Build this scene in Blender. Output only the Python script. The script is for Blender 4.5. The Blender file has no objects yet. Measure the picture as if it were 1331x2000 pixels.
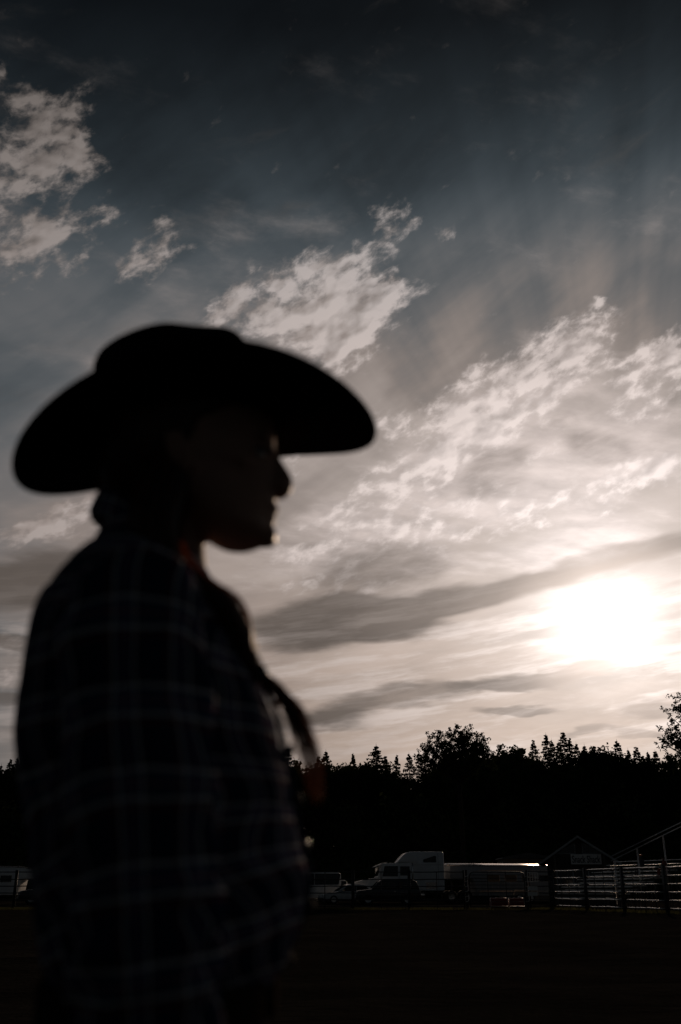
import bpy, bmesh, math, random
from mathutils import Vector, Matrix, noise as mnoise
R = math.radians
scene = bpy.context.scene
COL = scene.collection

# ------------------------------------------------------------------ camera, light, sky
CAM_H = 1.02                       # photographer crouching: lens about a metre above the arena dirt
PITCH = R(20.8)                    # horizon found from the level fence rail
FPX, CX, CY = 1944.0, 665.5, 1000.0   # 35 mm lens on an upright 24 x 36 frame, in photo pixels
FOCUS = 110.0

cam_d = bpy.data.cameras.new('camera')
cam = bpy.data.objects.new('camera', cam_d); COL.objects.link(cam)
cam.location = (0, 0, CAM_H); cam.rotation_euler = (R(90) + PITCH, 0, 0)
cam_d.sensor_fit = 'VERTICAL'; cam_d.sensor_height = 36.0; cam_d.sensor_width = 24.0; cam_d.lens = 35.0
cam_d.clip_start = 0.05; cam_d.clip_end = 3000
cam_d.dof.use_dof = True; cam_d.dof.focus_distance = FOCUS; cam_d.dof.aperture_fstop = 3.4
scene.camera = cam

def azel(px, py):
    """direction of a photo pixel as azimuth (from +Y towards +X) and elevation"""
    a, b = (px - CX) / FPX, (CY - py) / FPX
    x, y, z = a, math.cos(PITCH) - b * math.sin(PITCH), math.sin(PITCH) + b * math.cos(PITCH)
    return math.atan2(x, y), math.atan2(z, math.hypot(x, y))
def P(px, py, Y):
    """point seen at a photo pixel on the upright plane Y metres in front of the camera"""
    a, b = (px - CX) / FPX, (CY - py) / FPX
    y, z = math.cos(PITCH) - b * math.sin(PITCH), math.sin(PITCH) + b * math.cos(PITCH)
    return Vector((a / y * Y, Y, CAM_H + z / y * Y))

SUN_AZ, SUN_EL = azel(1192, 1222)
SUN = Vector((math.sin(SUN_AZ) * math.cos(SUN_EL), math.cos(SUN_AZ) * math.cos(SUN_EL), math.sin(SUN_EL)))
sun_d = bpy.data.lights.new('sun', 'SUN'); sun_d.energy = 1.6; sun_d.angle = R(1.0); sun_d.color = (1.0, 0.72, 0.50)
sun = bpy.data.objects.new('sun', sun_d); COL.objects.link(sun)
sun.rotation_euler = SUN.to_track_quat('Z', 'Y').to_euler()

vs = scene.view_settings
vs.view_transform = 'Standard'; vs.look = 'None'; vs.exposure = 0.0; vs.gamma = 1.0; vs.use_curve_mapping = False
scene.cycles.use_denoising = True
scene.cycles.max_bounces = 6
scene.cycles.sample_clamp_indirect = 4.0

world = bpy.data.worlds.new('World'); scene.world = world; world.use_nodes = True
class V:
    """tiny expression wrapper round shader node sockets"""
    nt = None
    def __init__(s, sock): s.s = sock
    @staticmethod
    def put(inp, v):
        if isinstance(v, V): V.nt.links.new(v.s, inp)
        else: inp.default_value = v
    @staticmethod
    def m(op, *args, clamp=False):
        n = V.nt.nodes.new('ShaderNodeMath'); n.operation = op; n.use_clamp = clamp
        for i, a in enumerate(args): V.put(n.inputs[i], a)
        return V(n.outputs[0])
    def __add__(s, o): return V.m('ADD', s, o)
    def __radd__(s, o): return V.m('ADD', o, s)
    def __sub__(s, o): return V.m('SUBTRACT', s, o)
    def __rsub__(s, o): return V.m('SUBTRACT', o, s)
    def __mul__(s, o): return V.m('MULTIPLY', s, o)
    __rmul__ = __mul__
    def __truediv__(s, o): return V.m('DIVIDE', s, o)
def comb(x, y, z=0.0):
    n = V.nt.nodes.new('ShaderNodeCombineXYZ')
    for i, a in enumerate((x, y, z)): V.put(n.inputs[i], a)
    return V(n.outputs[0])
def vmath(op, a, b=None, scale=None):
    n = V.nt.nodes.new('ShaderNodeVectorMath'); n.operation = op
    V.put(n.inputs[0], a)
    if b is not None: V.put(n.inputs[1], b)
    if scale is not None: V.put(n.inputs['Scale'], scale)
    return V(n.outputs['Value'] if op in ('DOT_PRODUCT', 'LENGTH') else n.outputs[0])
def noise(vec, scale, detail=6.0, rough=0.55, lac=2.0, dist=0.0, color=False):
    n = V.nt.nodes.new('ShaderNodeTexNoise'); n.noise_dimensions = '3D'
    V.put(n.inputs['Vector'], vec); n.inputs['Scale'].default_value = scale; n.inputs['Detail'].default_value = detail
    n.inputs['Roughness'].default_value = rough; n.inputs['Lacunarity'].default_value = lac; n.inputs['Distortion'].default_value = dist
    return V(n.outputs['Color'] if color else n.outputs[0])
def smooth(x, a, b, lo=0.0, hi=1.0):
    n = V.nt.nodes.new('ShaderNodeMapRange'); n.interpolation_type = 'SMOOTHSTEP'
    V.put(n.inputs[0], x)
    for i, a_ in enumerate((a, b, lo, hi)): V.put(n.inputs[i + 1], a_)
    return V(n.outputs[0])
def curve(x, pts, xmax):
    """piecewise linear lookup of one value"""
    n = V.nt.nodes.new('ShaderNodeValToRGB'); cr = n.color_ramp; cr.interpolation = 'LINEAR'
    V.put(n.inputs[0], x / xmax)
    while len(cr.elements) < len(pts): cr.elements.new(0.5)
    for e, (p, v) in zip(cr.elements, pts): e.position = p / xmax; e.color = (v, v, v, 1)
    return V(n.outputs[0])
def mapping(vec, loc=(0, 0, 0), rot=0.0, scale=(1, 1, 1), kind='POINT'):
    n = V.nt.nodes.new('ShaderNodeMapping'); n.vector_type = kind
    V.put(n.inputs[0], vec); n.inputs[1].default_value = loc; n.inputs[2].default_value = (0, 0, rot); n.inputs[3].default_value = scale
    return V(n.outputs[0])
def aniso(vec, ang, sx, sy):
    return mapping(vec, rot=R(ang), scale=(1 / sx, 1 / sy, 1), kind='TEXTURE')
def mixc(f, a, b, kind='MIX'):
    n = V.nt.nodes.new('ShaderNodeMix'); n.data_type = 'RGBA'; n.blend_type = kind
    V.put(n.inputs[0], f); V.put(n.inputs[6], a if isinstance(a, V) else (*a, 1)); V.put(n.inputs[7], b if isinstance(b, V) else (*b, 1))
    return V(n.outputs[2])

def build_sky():
    nt = world.node_tree; nt.nodes.clear(); V.nt = nt
    out = nt.nodes.new('ShaderNodeOutputWorld'); bg = nt.nodes.new('ShaderNodeBackground')
    nt.links.new(bg.outputs[0], out.inputs[0])
    tc = nt.nodes.new('ShaderNodeTexCoord'); D = V(tc.outputs['Generated'])
    sep = nt.nodes.new('ShaderNodeSeparateXYZ'); V.put(sep.inputs[0], D)
    x, y, z = (V(o) for o in sep.outputs)
    az = V.m('ARCTAN2', x, y); el = V.m('ARCSINE', z)
    eld = el * 57.2958
    th = V.m('ARCCOSINE', vmath('DOT_PRODUCT', D, tuple(SUN))) * 57.2958      # degrees from the sun
    zz = V.m('MAXIMUM', z, 0.0) + 0.10
    plane = comb(x / zz, y / zz, 0.0)                    # flat cloud deck overhead
    AE = comb(az, el, 0.0)

    def cloud_map(blobs, warp, coord=AE, edge=0.75):
        """sum of soft elliptical cloud areas: (px,py of the two ends, half width px, weight)"""
        w = vmath('ADD', coord, warp); tot = None
        for (x0, y0, x1, y1, hw, wt) in blobs:
            a0, a1 = azel(x0, y0), azel(x1, y1)
            c = ((a0[0] + a1[0]) / 2, (a0[1] + a1[1]) / 2, 0)
            dx, dy = a1[0] - a0[0], a1[1] - a0[1]
            L = math.hypot(dx, dy) / 2 + hw / FPX
            lv = mapping(w, c, math.atan2(dy, dx), (L, hw / FPX, 1), 'TEXTURE')
            g = nt.nodes.new('ShaderNodeTexGradient'); g.gradient_type = 'SPHERICAL'; V.put(g.inputs[0], lv)
            t = smooth(V(g.outputs[1]), 0.0, edge, 0.0, wt)
            tot = t if tot is None else tot + t
        return tot

    wn = noise(plane, 1.9, 4.0, 0.55, color=True)
    warp_big = vmath('SCALE', vmath('SUBTRACT', wn, (0.5, 0.5, 0.5)), scale=0.16)
    wf = noise(AE, 11.0, 4.0, 0.6, color=True)
    warp_fine = vmath('ADD', vmath('SCALE', vmath('SUBTRACT', wf, (0.5, 0.5, 0.5)), scale=0.055), (0, 0, 0))
    warp_soft = vmath('SCALE', vmath('SUBTRACT', wn, (0.5, 0.5, 0.5)), scale=0.05)

    # --- clear sky and thin high veil
    E = curve(V.m('MAXIMUM', eld, 0.0), [(0, .25), (8, .24), (14, .26), (20, .275), (24, .27), (30, .21), (35, .125), (39, .055), (43, .023), (47, .007), (55, .004), (90, .004)], 90)
    G = curve(th, [(0, 1.9), (5, 1.6), (10, 1.35), (18, 1.0), (25, .80), (35, .50), (60, .18), (95, .075), (180, .06)], 180)
    veil = E * G
    sv = aniso(AE, 34, 2.4, 9.0)
    streak = noise(vmath('ADD', sv, vmath('SCALE', warp_soft, scale=6.0)), 1.6, 5.0, 0.55)
    streak2 = noise(vmath('ADD', aniso(AE, 16, 2.6, 12.0), vmath('SCALE', warp_soft, scale=9.0)), 1.2, 5.0, 0.55)
    gaps = cloud_map([(760, 560, 860, 760, 120, .4), (980, 540, 1060, 660, 110, .8), (400, 470, 560, 520, 120, .7), (200, 300, 360, 420, 150, .35),
                      (1280, 560, 1331, 600, 80, .5), (640, 330, 760, 300, 150, .3), (20, 900, 140, 850, 130, .5), (790, 760, 850, 700, 90, .4)], vmath('SCALE', warp_big, scale=1.2))
    low = smooth(eld, 13.0, 26.0)
    streak = streak * low + noise(vmath('ADD', aniso(AE, 6, 2.2, 15.0), vmath('SCALE', warp_soft, scale=7.0)), 1.5, 5.0, 0.55) * (1.0 - low)
    veil = veil * smooth(streak + streak2 * 0.5 - gaps * 0.30, 0.38, 0.92, 0.70, 1.18)
    # faint rays fanning out from the sun
    phi = V.m('ARCTAN2', el - SUN_EL, az - SUN_AZ)
    ray = noise(comb(phi * 5.5, 0.0, 2.0), 1.0, 3.0, 0.6)
    veil = veil * (1.0 + (ray - 0.5) * 0.95 * smooth(th, 9.0, 20.0) * smooth(th, 36.0, 55.0, 1.0, 0.0))
    tint = mixc(smooth(veil, 0.01, 0.22), (0.72, 1.0, 1.20), mixc(smooth(eld, 8.0, 24.0), (1.15, 0.975, 0.865), (1.07, 0.985, 0.935)))
    clear = mixc(1.0, tint, comb(veil, veil, veil), 'MULTIPLY')
    sky = nt.nodes.new('ShaderNodeTexSky'); sky.sky_type = 'NISHITA'; sky.sun_disc = False
    sky.sun_elevation = SUN_EL; sky.sun_rotation = SUN_AZ; sky.dust_density = 2.0
    clear = vmath('ADD', clear, vmath('SCALE', V(sky.outputs[0]), scale=0.0013))

    # --- soft bright cloud field round the sun
    cp = vmath('ADD', aniso(plane, 18, 1.0, 1.5), vmath('SCALE', warp_soft, scale=2.5))
    n1 = noise(cp, 3.4, 8.0, 0.60)
    n1s = noise(vmath('ADD', cp, (0.030, 0.060, 0.0)), 3.4, 4.0, 0.55)        # the same deck a little nearer the sun: relief
    C = curve(th, [(0, 1.5), (6, .84), (12, .65), (18, .51), (25, .42), (33, .29), (60, .10), (110, .035), (180, .03)], 180)
    C = C * smooth(eld, 33.0, 50.0, 1.0, 0.35)
    field = cloud_map([(620, 1080, 1000, 920, 150, .8), (900, 980, 1345, 860, 170, .9), (860, 860, 1130, 690, 130, .5), (480, 1110, 700, 1080, 90, .6), (1150, 760, 1345, 740, 110, .5),
                       (1000, 1090, 1345, 1000, 60, .5), (-60, 1050, 210, 1040, 90, .5), (450, 640, 760, 590, 110, .4), (-60, 420, 120, 300, 130, .35), (300, 620, 420, 560, 90, .25)], warp_big)
    a_f = smooth(field * 0.8 + (n1 - 0.5) * 1.9, 0.06, 0.90)
    fr = 0.86 * C * (1.0 + V.m('MAXIMUM', V.m('MINIMUM', (n1 - n1s) * 1.6, 0.22), -0.30))
    col0 = mixc(a_f * 0.80, clear, mixc(1.0, (1.07, 0.98, 0.945), comb(fr, fr, fr), 'MULTIPLY'))
    # --- broken white puffs lit from behind
    ae2 = vmath('ADD', aniso(AE, 20, 1.0, 1.7), vmath('SCALE', warp_fine, scale=0.45))
    n2 = noise(ae2, 21.0, 9.0, 0.58)
    n2b = noise(ae2, 21.0, 2.5, 0.5)
    n2s = noise(vmath('ADD', ae2, (0.004, -0.012, 0.0)), 21.0, 2.5, 0.5)
    puffs = cloud_map([
        (-60, 480, 130, 370, 175, .78), (0, 300, 130, 260, 110, .80), (40, 210, 160, 180, 64, .85), (-10, 150, 10, 160, 36, .6), (150, 320, 200, 335, 44, .7),
        (10, 490, 110, 480, 36, .65), (265, 525, 330, 475, 62, .9), (140, 525, 165, 520, 34, .65), (190, 425, 230, 440, 40, .6), (330, 480, 420, 500, 30, .3),
        (450, 610, 740, 560, 115, 1.1), (415, 612, 460, 595, 46, 1.0), (600, 640, 780, 600, 105, 1.1), (640, 700, 720, 670, 80, .9), (715, 440, 825, 440, 40, .85), (850, 465, 880, 455, 24, .65),
        (700, 510, 760, 500, 44, .7), (620, 500, 660, 510, 40, .6),
        (700, 985, 960, 830, 100, .95), (860, 850, 1080, 700, 115, 1.05), (1040, 690, 1190, 630, 70, .95), (1080, 760, 1220, 720, 60, .75), (1165, 590, 1230, 600, 20, .6),
        (1240, 780, 1345, 690, 90, .95), (1160, 970, 1345, 890, 66, 1.05), (1260, 680, 1345, 660, 40, .75), (1020, 870, 1150, 840, 60, .5),
        (730, 810, 780, 830, 44, .65), (905, 722, 930, 722, 18, .65), (560, 890, 570, 915, 40, .7), (530, 1020, 545, 1025, 26, .6),
        (540, 1110, 820, 1030, 110, .75), (640, 1150, 760, 1150, 40, .55), (820, 1020, 1100, 950, 110, .6), (700, 960, 720, 965, 16, .6),
        (-20, 1060, 90, 1030, 46, .95), (90, 1030, 210, 985, 80, 1.05), (160, 1070, 210, 1060, 40, .7),
        (-20, 1425, 30, 1425, 20, .7), (-20, 1260, 60, 1230, 40, .5), (0, 1320, 60, 1300, 40, .45)], warp_fine)
    away = smooth(V.m('ABSOLUTE', az), 0.42, 0.75) + smooth(eld, 50.0, 58.0)       # beyond the frame the same broken deck goes on
    scat = smooth(noise(plane, 1.1, 3.0, 0.5), 0.50, 0.72) * 0.8 * V.m('MINIMUM', away, 1.0)
    n3 = noise(vmath('ADD', aniso(AE, 24, 1.0, 1.9), vmath('SCALE', warp_fine, scale=0.5)), 50.0, 7.0, 0.6)
    dens = (puffs + scat) * 0.66 + ((n2 - 0.5) * 2.2 + (n1 - 0.5) * 0.7 + (n3 - 0.5) * 1.7) * smooth(puffs + scat, 0.0, 0.45, 0.5, 1.0)
    a_p = smooth(dens, 0.16, 0.98)
    relief = V.m('MAXIMUM', V.m('MINIMUM', (n2b - n2s) * 2.6 + (n3 - 0.5) * 0.7, 0.18), -0.45)
    C2 = C * (1.0 + relief) * smooth(dens, 0.2, 0.9, 0.80, 1.10)
    ptint = mixc(smooth(C2, 0.1, 0.5), (1.12, 0.98, 0.90), (1.05, 0.98, 0.955))
    pc = mixc(1.0, ptint, comb(C2, C2, C2), 'MULTIPLY')
    col = mixc(a_p * 0.72, col0, pc)

    # --- thicker grey banks in front of the light
    bank_n = noise(vmath('ADD', aniso(AE, 12, 3.0, 14.0), vmath('SCALE', warp_fine, scale=3.0)), 1.7, 7.0, 0.58)
    banks = cloud_map([
        (440, 1238, 880, 1196, 62, 1.15), (720, 1200, 1120, 1112, 46, .95), (980, 1138, 1420, 1016, 42, .85), (560, 1170, 900, 1090, 80, .5), (640, 1125, 860, 1075, 70, .2),
        (560, 1392, 980, 1345, 36, .85), (860, 1355, 1250, 1292, 22, 1.05), (900, 1395, 1110, 1385, 14, .8), (480, 1405, 760, 1412, 26, .65), (1210, 1392, 1345, 1375, 28, .65),
        (-60, 1140, 190, 1110, 80, .95), (-40, 1250, 90, 1262, 24, .85), (-20, 1370, 70, 1382, 24, .65), (1060, 1430, 1200, 1425, 12, .6),
        (930, 960, 1010, 910, 75, .50), (1120, 880, 1240, 880, 55, .45), (600, 1240, 1000, 1235, 34, .4), (1180, 1430, 1330, 1440, 16, .6), (1060, 800, 1120, 830, 40, .3)], warp_soft, edge=0.6)
    a_b = smooth(banks + (bank_n - 0.5) * 1.7, 0.10, 1.10)
    bl = curve(th, [(0, 1.0), (3, .62), (6, .27), (10, .145), (17, .088), (30, .080), (60, .035), (180, .02)], 180)
    bl = bl * smooth(bank_n, 0.25, 0.75, 0.85, 1.25)
    bc = mixc(1.0, (1.11, 0.985, 0.885), comb(bl, bl, bl), 'MULTIPLY')
    col = mixc(a_b * 0.94, col, bc)
    # thin bright fibres low down, under the sun
    fib = noise(vmath('ADD', aniso(AE, 7, 4.0, 34.0), vmath('SCALE', warp_fine, scale=5.0)), 1.5, 7.0, 0.6)
    fl = smooth(fib, 0.44, 0.66) * smooth(eld, 4.0, 9.0) * smooth(eld, 13.0, 19.0, 1.0, 0.0) * (1.0 - a_b * 0.7)
    fc = curve(th, [(0, 1.5), (8, .80), (15, .52), (25, .40), (40, .24), (70, .06), (180, .02)], 180)
    col = mixc(fl * 0.62, col, mixc(1.0, (1.06, .985, .94), comb(fc, fc, fc), 'MULTIPLY'))

    col = mixc(smooth(eld, 28.0, 46.0, 1.0, 0.25), col, mixc(1.0, col, (1.06, 0.98, 0.945), 'MULTIPLY'))      # warm evening air
    # --- the sun burning through, edges eaten by the cloud in front of it
    da, de = az - SUN_AZ + 0.004, (el - SUN_EL) * 1.25
    tw = V.m('SQRT', da * da + de * de) * 57.2958 + (bank_n - 0.5) * 4.0 + (n1 - 0.5) * 3.6
    core = curve(tw, [(0, 1.5), (1.4, 1.15), (2.6, 0.66), (4.0, 0.36), (6.0, 0.20), (9.0, .10), (14, .035), (20, 0)], 180) * (1.0 - a_b * 0.75)
    col = vmath('ADD', col, mixc(1.0, (1.0, .975, .965), comb(core, core, core), 'MULTIPLY'))
    V.put(bg.inputs[0], col); bg.inputs[1].default_value = 1.0
    world.cycles.sampling_method = 'MANUAL'; world.cycles.sample_map_resolution = 1024
build_sky()

# ------------------------------------------------------------------ materials
def mat_nodes(name, rough=0.7, base=(0.5, 0.5, 0.5), metal=0.0, spec=0.5, var=0.0, vscale=6.0, bump=0.0, bscale=60.0):
    """principled material with uneven colour and fine relief"""
    m = bpy.data.materials.new(name); m.use_nodes = True; nt = m.node_tree; V.nt = nt
    b = nt.nodes['Principled BSDF']
    b.inputs['Roughness'].default_value = rough; b.inputs['Metallic'].default_value = metal
    b.inputs['Specular IOR Level'].default_value = spec
    tc = nt.nodes.new('ShaderNodeTexCoord'); oc = V(tc.outputs['Object'])
    if var:
        f = noise(oc, vscale, 5.0, 0.6)
        V.put(b.inputs['Base Color'], mixc(smooth(f, 0.3, 0.7), tuple(c * (1 - var) for c in base), tuple(min(1, c * (1 + var)) for c in base)))
        V.put(b.inputs['Roughness'], smooth(f, 0.3, 0.7, max(0.02, rough - 0.1), min(1, rough + 0.1)))
    else: b.inputs['Base Color'].default_value = (*base, 1)
    if bump:
        bn = nt.nodes.new('ShaderNodeBump'); bn.inputs['Strength'].default_value = bump; bn.inputs['Distance'].default_value = 0.01
        V.put(bn.inputs['Height'], noise(oc, bscale, 4.0, 0.6)); nt.links.new(bn.outputs[0], b.inputs['Normal'])
    return m
M = {}
M['bark'] = mat_nodes('bark', 1.0, (0.035, 0.03, 0.026), spec=0.0, var=0.3, vscale=3)
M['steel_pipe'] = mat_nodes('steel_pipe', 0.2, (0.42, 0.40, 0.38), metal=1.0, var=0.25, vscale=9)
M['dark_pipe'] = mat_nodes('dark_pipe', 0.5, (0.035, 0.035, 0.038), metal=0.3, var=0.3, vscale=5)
M['galv'] = mat_nodes('galvanised', 0.4, (0.45, 0.45, 0.45), metal=0.9, var=0.2, vscale=4)
M['white_paint'] = mat_nodes('white_paint', 0.25, (0.74, 0.75, 0.76), var=0.04, vscale=1.5)
M['trailer_white'] = mat_nodes('trailer_skin', 0.35, (0.34, 0.35, 0.37), var=0.08, vscale=1.2)
M['silver_paint'] = mat_nodes('silver_paint', 0.25, (0.5, 0.5, 0.5), var=0.05)
M['dark_paint'] = mat_nodes('dark_paint', 0.2, (0.03, 0.032, 0.036), var=0.1)
M['red_paint'] = mat_nodes('red_paint', 0.5, (0.22, 0.025, 0.02), var=0.15)
M['alu'] = mat_nodes('polished_aluminium', 0.30, (0.50, 0.44, 0.40), metal=1.0, var=0.06)
M['chrome'] = mat_nodes('chrome', 0.1, (0.7, 0.7, 0.7), metal=1.0)
M['glass'] = mat_nodes('dark_glass', 0.05, (0.012, 0.014, 0.016), spec=0.6)
M['tyre'] = mat_nodes('tyre', 0.85, (0.018, 0.018, 0.018), var=0.2)
M['black_trim'] = mat_nodes('black_trim', 0.6, (0.02, 0.02, 0.02), var=0.2)
M['lamp_glass'] = mat_nodes('lamp_glass', 0.1, (0.5, 0.5, 0.48))
M['shack_wall'] = mat_nodes('shack_siding', 0.8, (0.07, 0.06, 0.05), var=0.25, vscale=2)
M['shack_trim'] = mat_nodes('shack_trim', 0.6, (0.34, 0.35, 0.35), var=0.1)
M['shingle'] = mat_nodes('shingle', 0.9, (0.06, 0.062, 0.065), var=0.3, vscale=5)
M['sign_white'] = mat_nodes('sign_board', 0.6, (0.72, 0.71, 0.69), var=0.08)
M['ink'] = mat_nodes('ink', 0.7, (0.02, 0.02, 0.022))
M['plank'] = mat_nodes('aluminium_plank', 0.35, (0.55, 0.55, 0.54), metal=0.85, var=0.12, vscale=3)
M['timber'] = mat_nodes('weathered_timber', 0.85, (0.14, 0.12, 0.10), var=0.25)
M['cloth_dark'] = mat_nodes('dark_cloth', 0.9, (0.04, 0.04, 0.05), var=0.2)
M['cloth_red'] = mat_nodes('red_cloth', 0.9, (0.18, 0.05, 0.04), var=0.2)
M['skin_far'] = mat_nodes('skin', 0.6, (0.42, 0.27, 0.2))

def foliage(name, base, trans):
    m = bpy.data.materials.new(name); m.use_nodes = True; nt = m.node_tree; V.nt = nt; nt.nodes.clear()
    out = nt.nodes.new('ShaderNodeOutputMaterial')
    d = nt.nodes.new('ShaderNodeBsdfDiffuse'); t = nt.nodes.new('ShaderNodeBsdfTranslucent'); mx = nt.nodes.new('ShaderNodeMixShader')
    tc = nt.nodes.new('ShaderNodeTexCoord'); f = noise(V(tc.outputs['Object']), 0.6, 4.0, 0.6)
    c = mixc(smooth(f, 0.35, 0.65), tuple(q * 0.65 for q in base), tuple(q * 1.35 for q in base))
    V.put(d.inputs[0], c); V.put(t.inputs[0], c); mx.inputs[0].default_value = trans
    nt.links.new(d.outputs[0], mx.inputs[1]); nt.links.new(t.outputs[0], mx.inputs[2]); nt.links.new(mx.outputs[0], out.inputs[0])
    return m
M['needles'] = foliage('needles', (0.022, 0.030, 0.018), 0.08)
M['leaves'] = foliage('leaves', (0.040, 0.050, 0.022), 0.12)
M['grass'] = foliage('grass_blades', (0.075, 0.075, 0.03), 0.25)

# ------------------------------------------------------------------ mesh helpers
def tag(o, label=None, cat=None, group=None, kind=None):
    for k, v in (('label', label), ('category', cat), ('group', group), ('kind', kind)):
        if v: o[k] = v
    return o
def empty(name, loc=(0, 0, 0), rz=0.0):
    o = bpy.data.objects.new(name, None); COL.objects.link(o); o.location = loc; o.rotation_euler = (0, 0, rz); o.empty_display_size = 0.2
    return o
def make(name, bm, mat, parent=None, smooth_shade=False, offset=None):
    """link one bmesh as one mesh object; offset turns world coordinates into the parent's"""
    if offset is not None: bmesh.ops.translate(bm, verts=bm.verts, vec=-Vector(offset))
    me = bpy.data.meshes.new(name); bm.to_mesh(me); bm.free()
    if smooth_shade: me.polygons.foreach_set('use_smooth', [True] * len(me.polygons))
    me.materials.append(M[mat] if isinstance(mat, str) else mat)
    o = bpy.data.objects.new(name, me); COL.objects.link(o)
    if parent: o.parent = parent
    return o
def copy_tree(o, parent=None):
    c = o.copy(); COL.objects.link(c); c.parent = parent
    for ch in [k for k in ALL_CHILDREN.get(o.name, [])]: copy_tree(ch, c)
    return c
ALL_CHILDREN = {}
def note_children(root):
    """remember parts so copies can be made in a loop"""
    kids = [o for o in COL.objects if o.parent == root]; ALL_CHILDREN[root.name] = kids
    for k in kids: note_children(k)
def box(bm, x0, x1, y0, y1, z0, z1, bev=0.0):
    r = bmesh.ops.create_cube(bm, size=1.0, matrix=Matrix.Translation(((x0 + x1) / 2, (y0 + y1) / 2, (z0 + z1) / 2)) @ Matrix.Diagonal((x1 - x0, y1 - y0, z1 - z0, 1)))
    if bev:
        es = {e for v in r['verts'] for e in v.link_edges}
        bmesh.ops.bevel(bm, geom=list(es), offset=bev, segments=2, affect='EDGES', profile=0.5)
def prism(bm, pts, y0, y1, bev=0.0, seg=2):
    """outline in XZ pushed along Y"""
    a = [bm.verts.new((x, y0, z)) for x, z in pts]; b = [bm.verts.new((x, y1, z)) for x, z in pts]
    fs = [bm.faces.new(a), bm.faces.new(b[::-1])]
    n = len(pts)
    for i in range(n): fs.append(bm.faces.new((a[i], b[i], b[(i + 1) % n], a[(i + 1) % n])))
    bmesh.ops.recalc_face_normals(bm, faces=fs)
    if bev: bmesh.ops.bevel(bm, geom=list({e for f in fs for e in f.edges}), offset=bev, segments=seg, affect='EDGES', profile=0.5)
def tube(bm, pts, radii, sides=8, cap=True, uv=None):
    """round tube along a path; radii may be one number, a list, or (a, b) pairs"""
    pts = [Vector(p) for p in pts]; n = len(pts)
    if not isinstance(radii, (list, tuple)): radii = [radii] * n
    rings = []; ref = None
    for i, p in enumerate(pts):
        t = (pts[min(i + 1, n - 1)] - pts[max(i - 1, 0)]).normalized()
        if ref is None: ref = Vector((0, 1, 0)) if abs(t.y) < 0.9 else Vector((1, 0, 0))
        u = (ref - t * ref.dot(t)).normalized(); w = t.cross(u); ref = u
        ra, rb = radii[i] if isinstance(radii[i], (list, tuple)) else (radii[i], radii[i])
        rings.append([bm.verts.new(p + u * math.cos(k / sides * 2 * math.pi) * ra + w * math.sin(k / sides * 2 * math.pi) * rb) for k in range(sides)])
    for i in range(n - 1):
        for k in range(sides):
            bm.faces.new((rings[i][k], rings[i][(k + 1) % sides], rings[i + 1][(k + 1) % sides], rings[i + 1][k]))
    if cap: bm.faces.new(rings[0][::-1]); bm.faces.new(rings[-1])
    return rings
def loft(bm, rings, cap=True, closed=True, uvs=None):
    """skin between rings of points; uvs gives per ring lists of (u, v)"""
    vr = [[bm.verts.new(p) for p in r] for r in rings]
    lay = bm.loops.layers.uv.verify() if uvs else None
    n = len(vr[0])
    for i in range(len(vr) - 1):
        for k in range(n if closed else n - 1):
            k2 = (k + 1) % n
            f = bm.faces.new((vr[i][k], vr[i][k2], vr[i + 1][k2], vr[i + 1][k]))
            if lay:
                kk = k + 1
                for l, (a, b) in zip(f.loops, ((i, k), (i, kk), (i + 1, kk), (i + 1, k))): l[lay].uv = uvs[a][b]
    if cap: bm.faces.new(vr[0][::-1]); bm.faces.new(vr[-1])
    return vr
def spline(pts, n):
    """Catmull-Rom through tuples, n samples"""
    out = []; m = len(pts) - 1
    for i in range(n):
        t = i / (n - 1) * m; k = min(int(t), m - 1); f = t - k
        p0, p1, p2, p3 = (pts[max(k - 1, 0)], pts[k], pts[k + 1], pts[min(k + 2, m)])
        out.append(tuple(0.5 * ((2 * b) + (-a + c) * f + (2 * a - 5 * b + 4 * c - d) * f * f + (-a + 3 * b - 3 * c + d) * f ** 3) for a, b, c, d in zip(p0, p1, p2, p3)))
    return out
def apply_mods(o):
    dg = bpy.context.evaluated_depsgraph_get(); me = bpy.data.meshes.new_from_object(o.evaluated_get(dg))
    old = o.data; o.modifiers.clear(); o.data = me; bpy.data.meshes.remove(old)
def remesh(o, voxel, smooth_it=3):
    m = o.modifiers.new('r', 'REMESH'); m.mode = 'VOXEL'; m.voxel_size = voxel; m.use_smooth_shade = True
    if smooth_it: s = o.modifiers.new('s', 'SMOOTH'); s.factor = 0.5; s.iterations = smooth_it
    apply_mods(o)

# ------------------------------------------------------------------ ground
def ground_material():
    m = bpy.data.materials.new('arena_dirt'); m.use_nodes = True; nt = m.node_tree; V.nt = nt
    b = nt.nodes['Principled BSDF']; b.inputs['Roughness'].default_value = 1.0; b.inputs['Specular IOR Level'].default_value = 0.0
    tc = nt.nodes.new('ShaderNodeTexCoord'); oc = V(tc.outputs['Object'])
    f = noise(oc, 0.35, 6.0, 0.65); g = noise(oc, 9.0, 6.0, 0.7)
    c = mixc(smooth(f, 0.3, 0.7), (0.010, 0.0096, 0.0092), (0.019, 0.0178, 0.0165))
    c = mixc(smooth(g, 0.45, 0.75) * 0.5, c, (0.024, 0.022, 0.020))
    V.put(b.inputs['Base Color'], c)
    h = noise(oc, 5.0, 8.0, 0.7) + noise(vmath('ADD', aniso(oc, 4, 0.5, 3.2), (3, 1, 0)), 1.0, 4.0, 0.6) * 1.2
    bn = nt.nodes.new('ShaderNodeBump'); bn.inputs['Strength'].default_value = 0.9; bn.inputs['Distance'].default_value = 0.16
    V.put(bn.inputs['Height'], h); nt.links.new(bn.outputs[0], b.inputs['Normal'])
    return m
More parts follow.
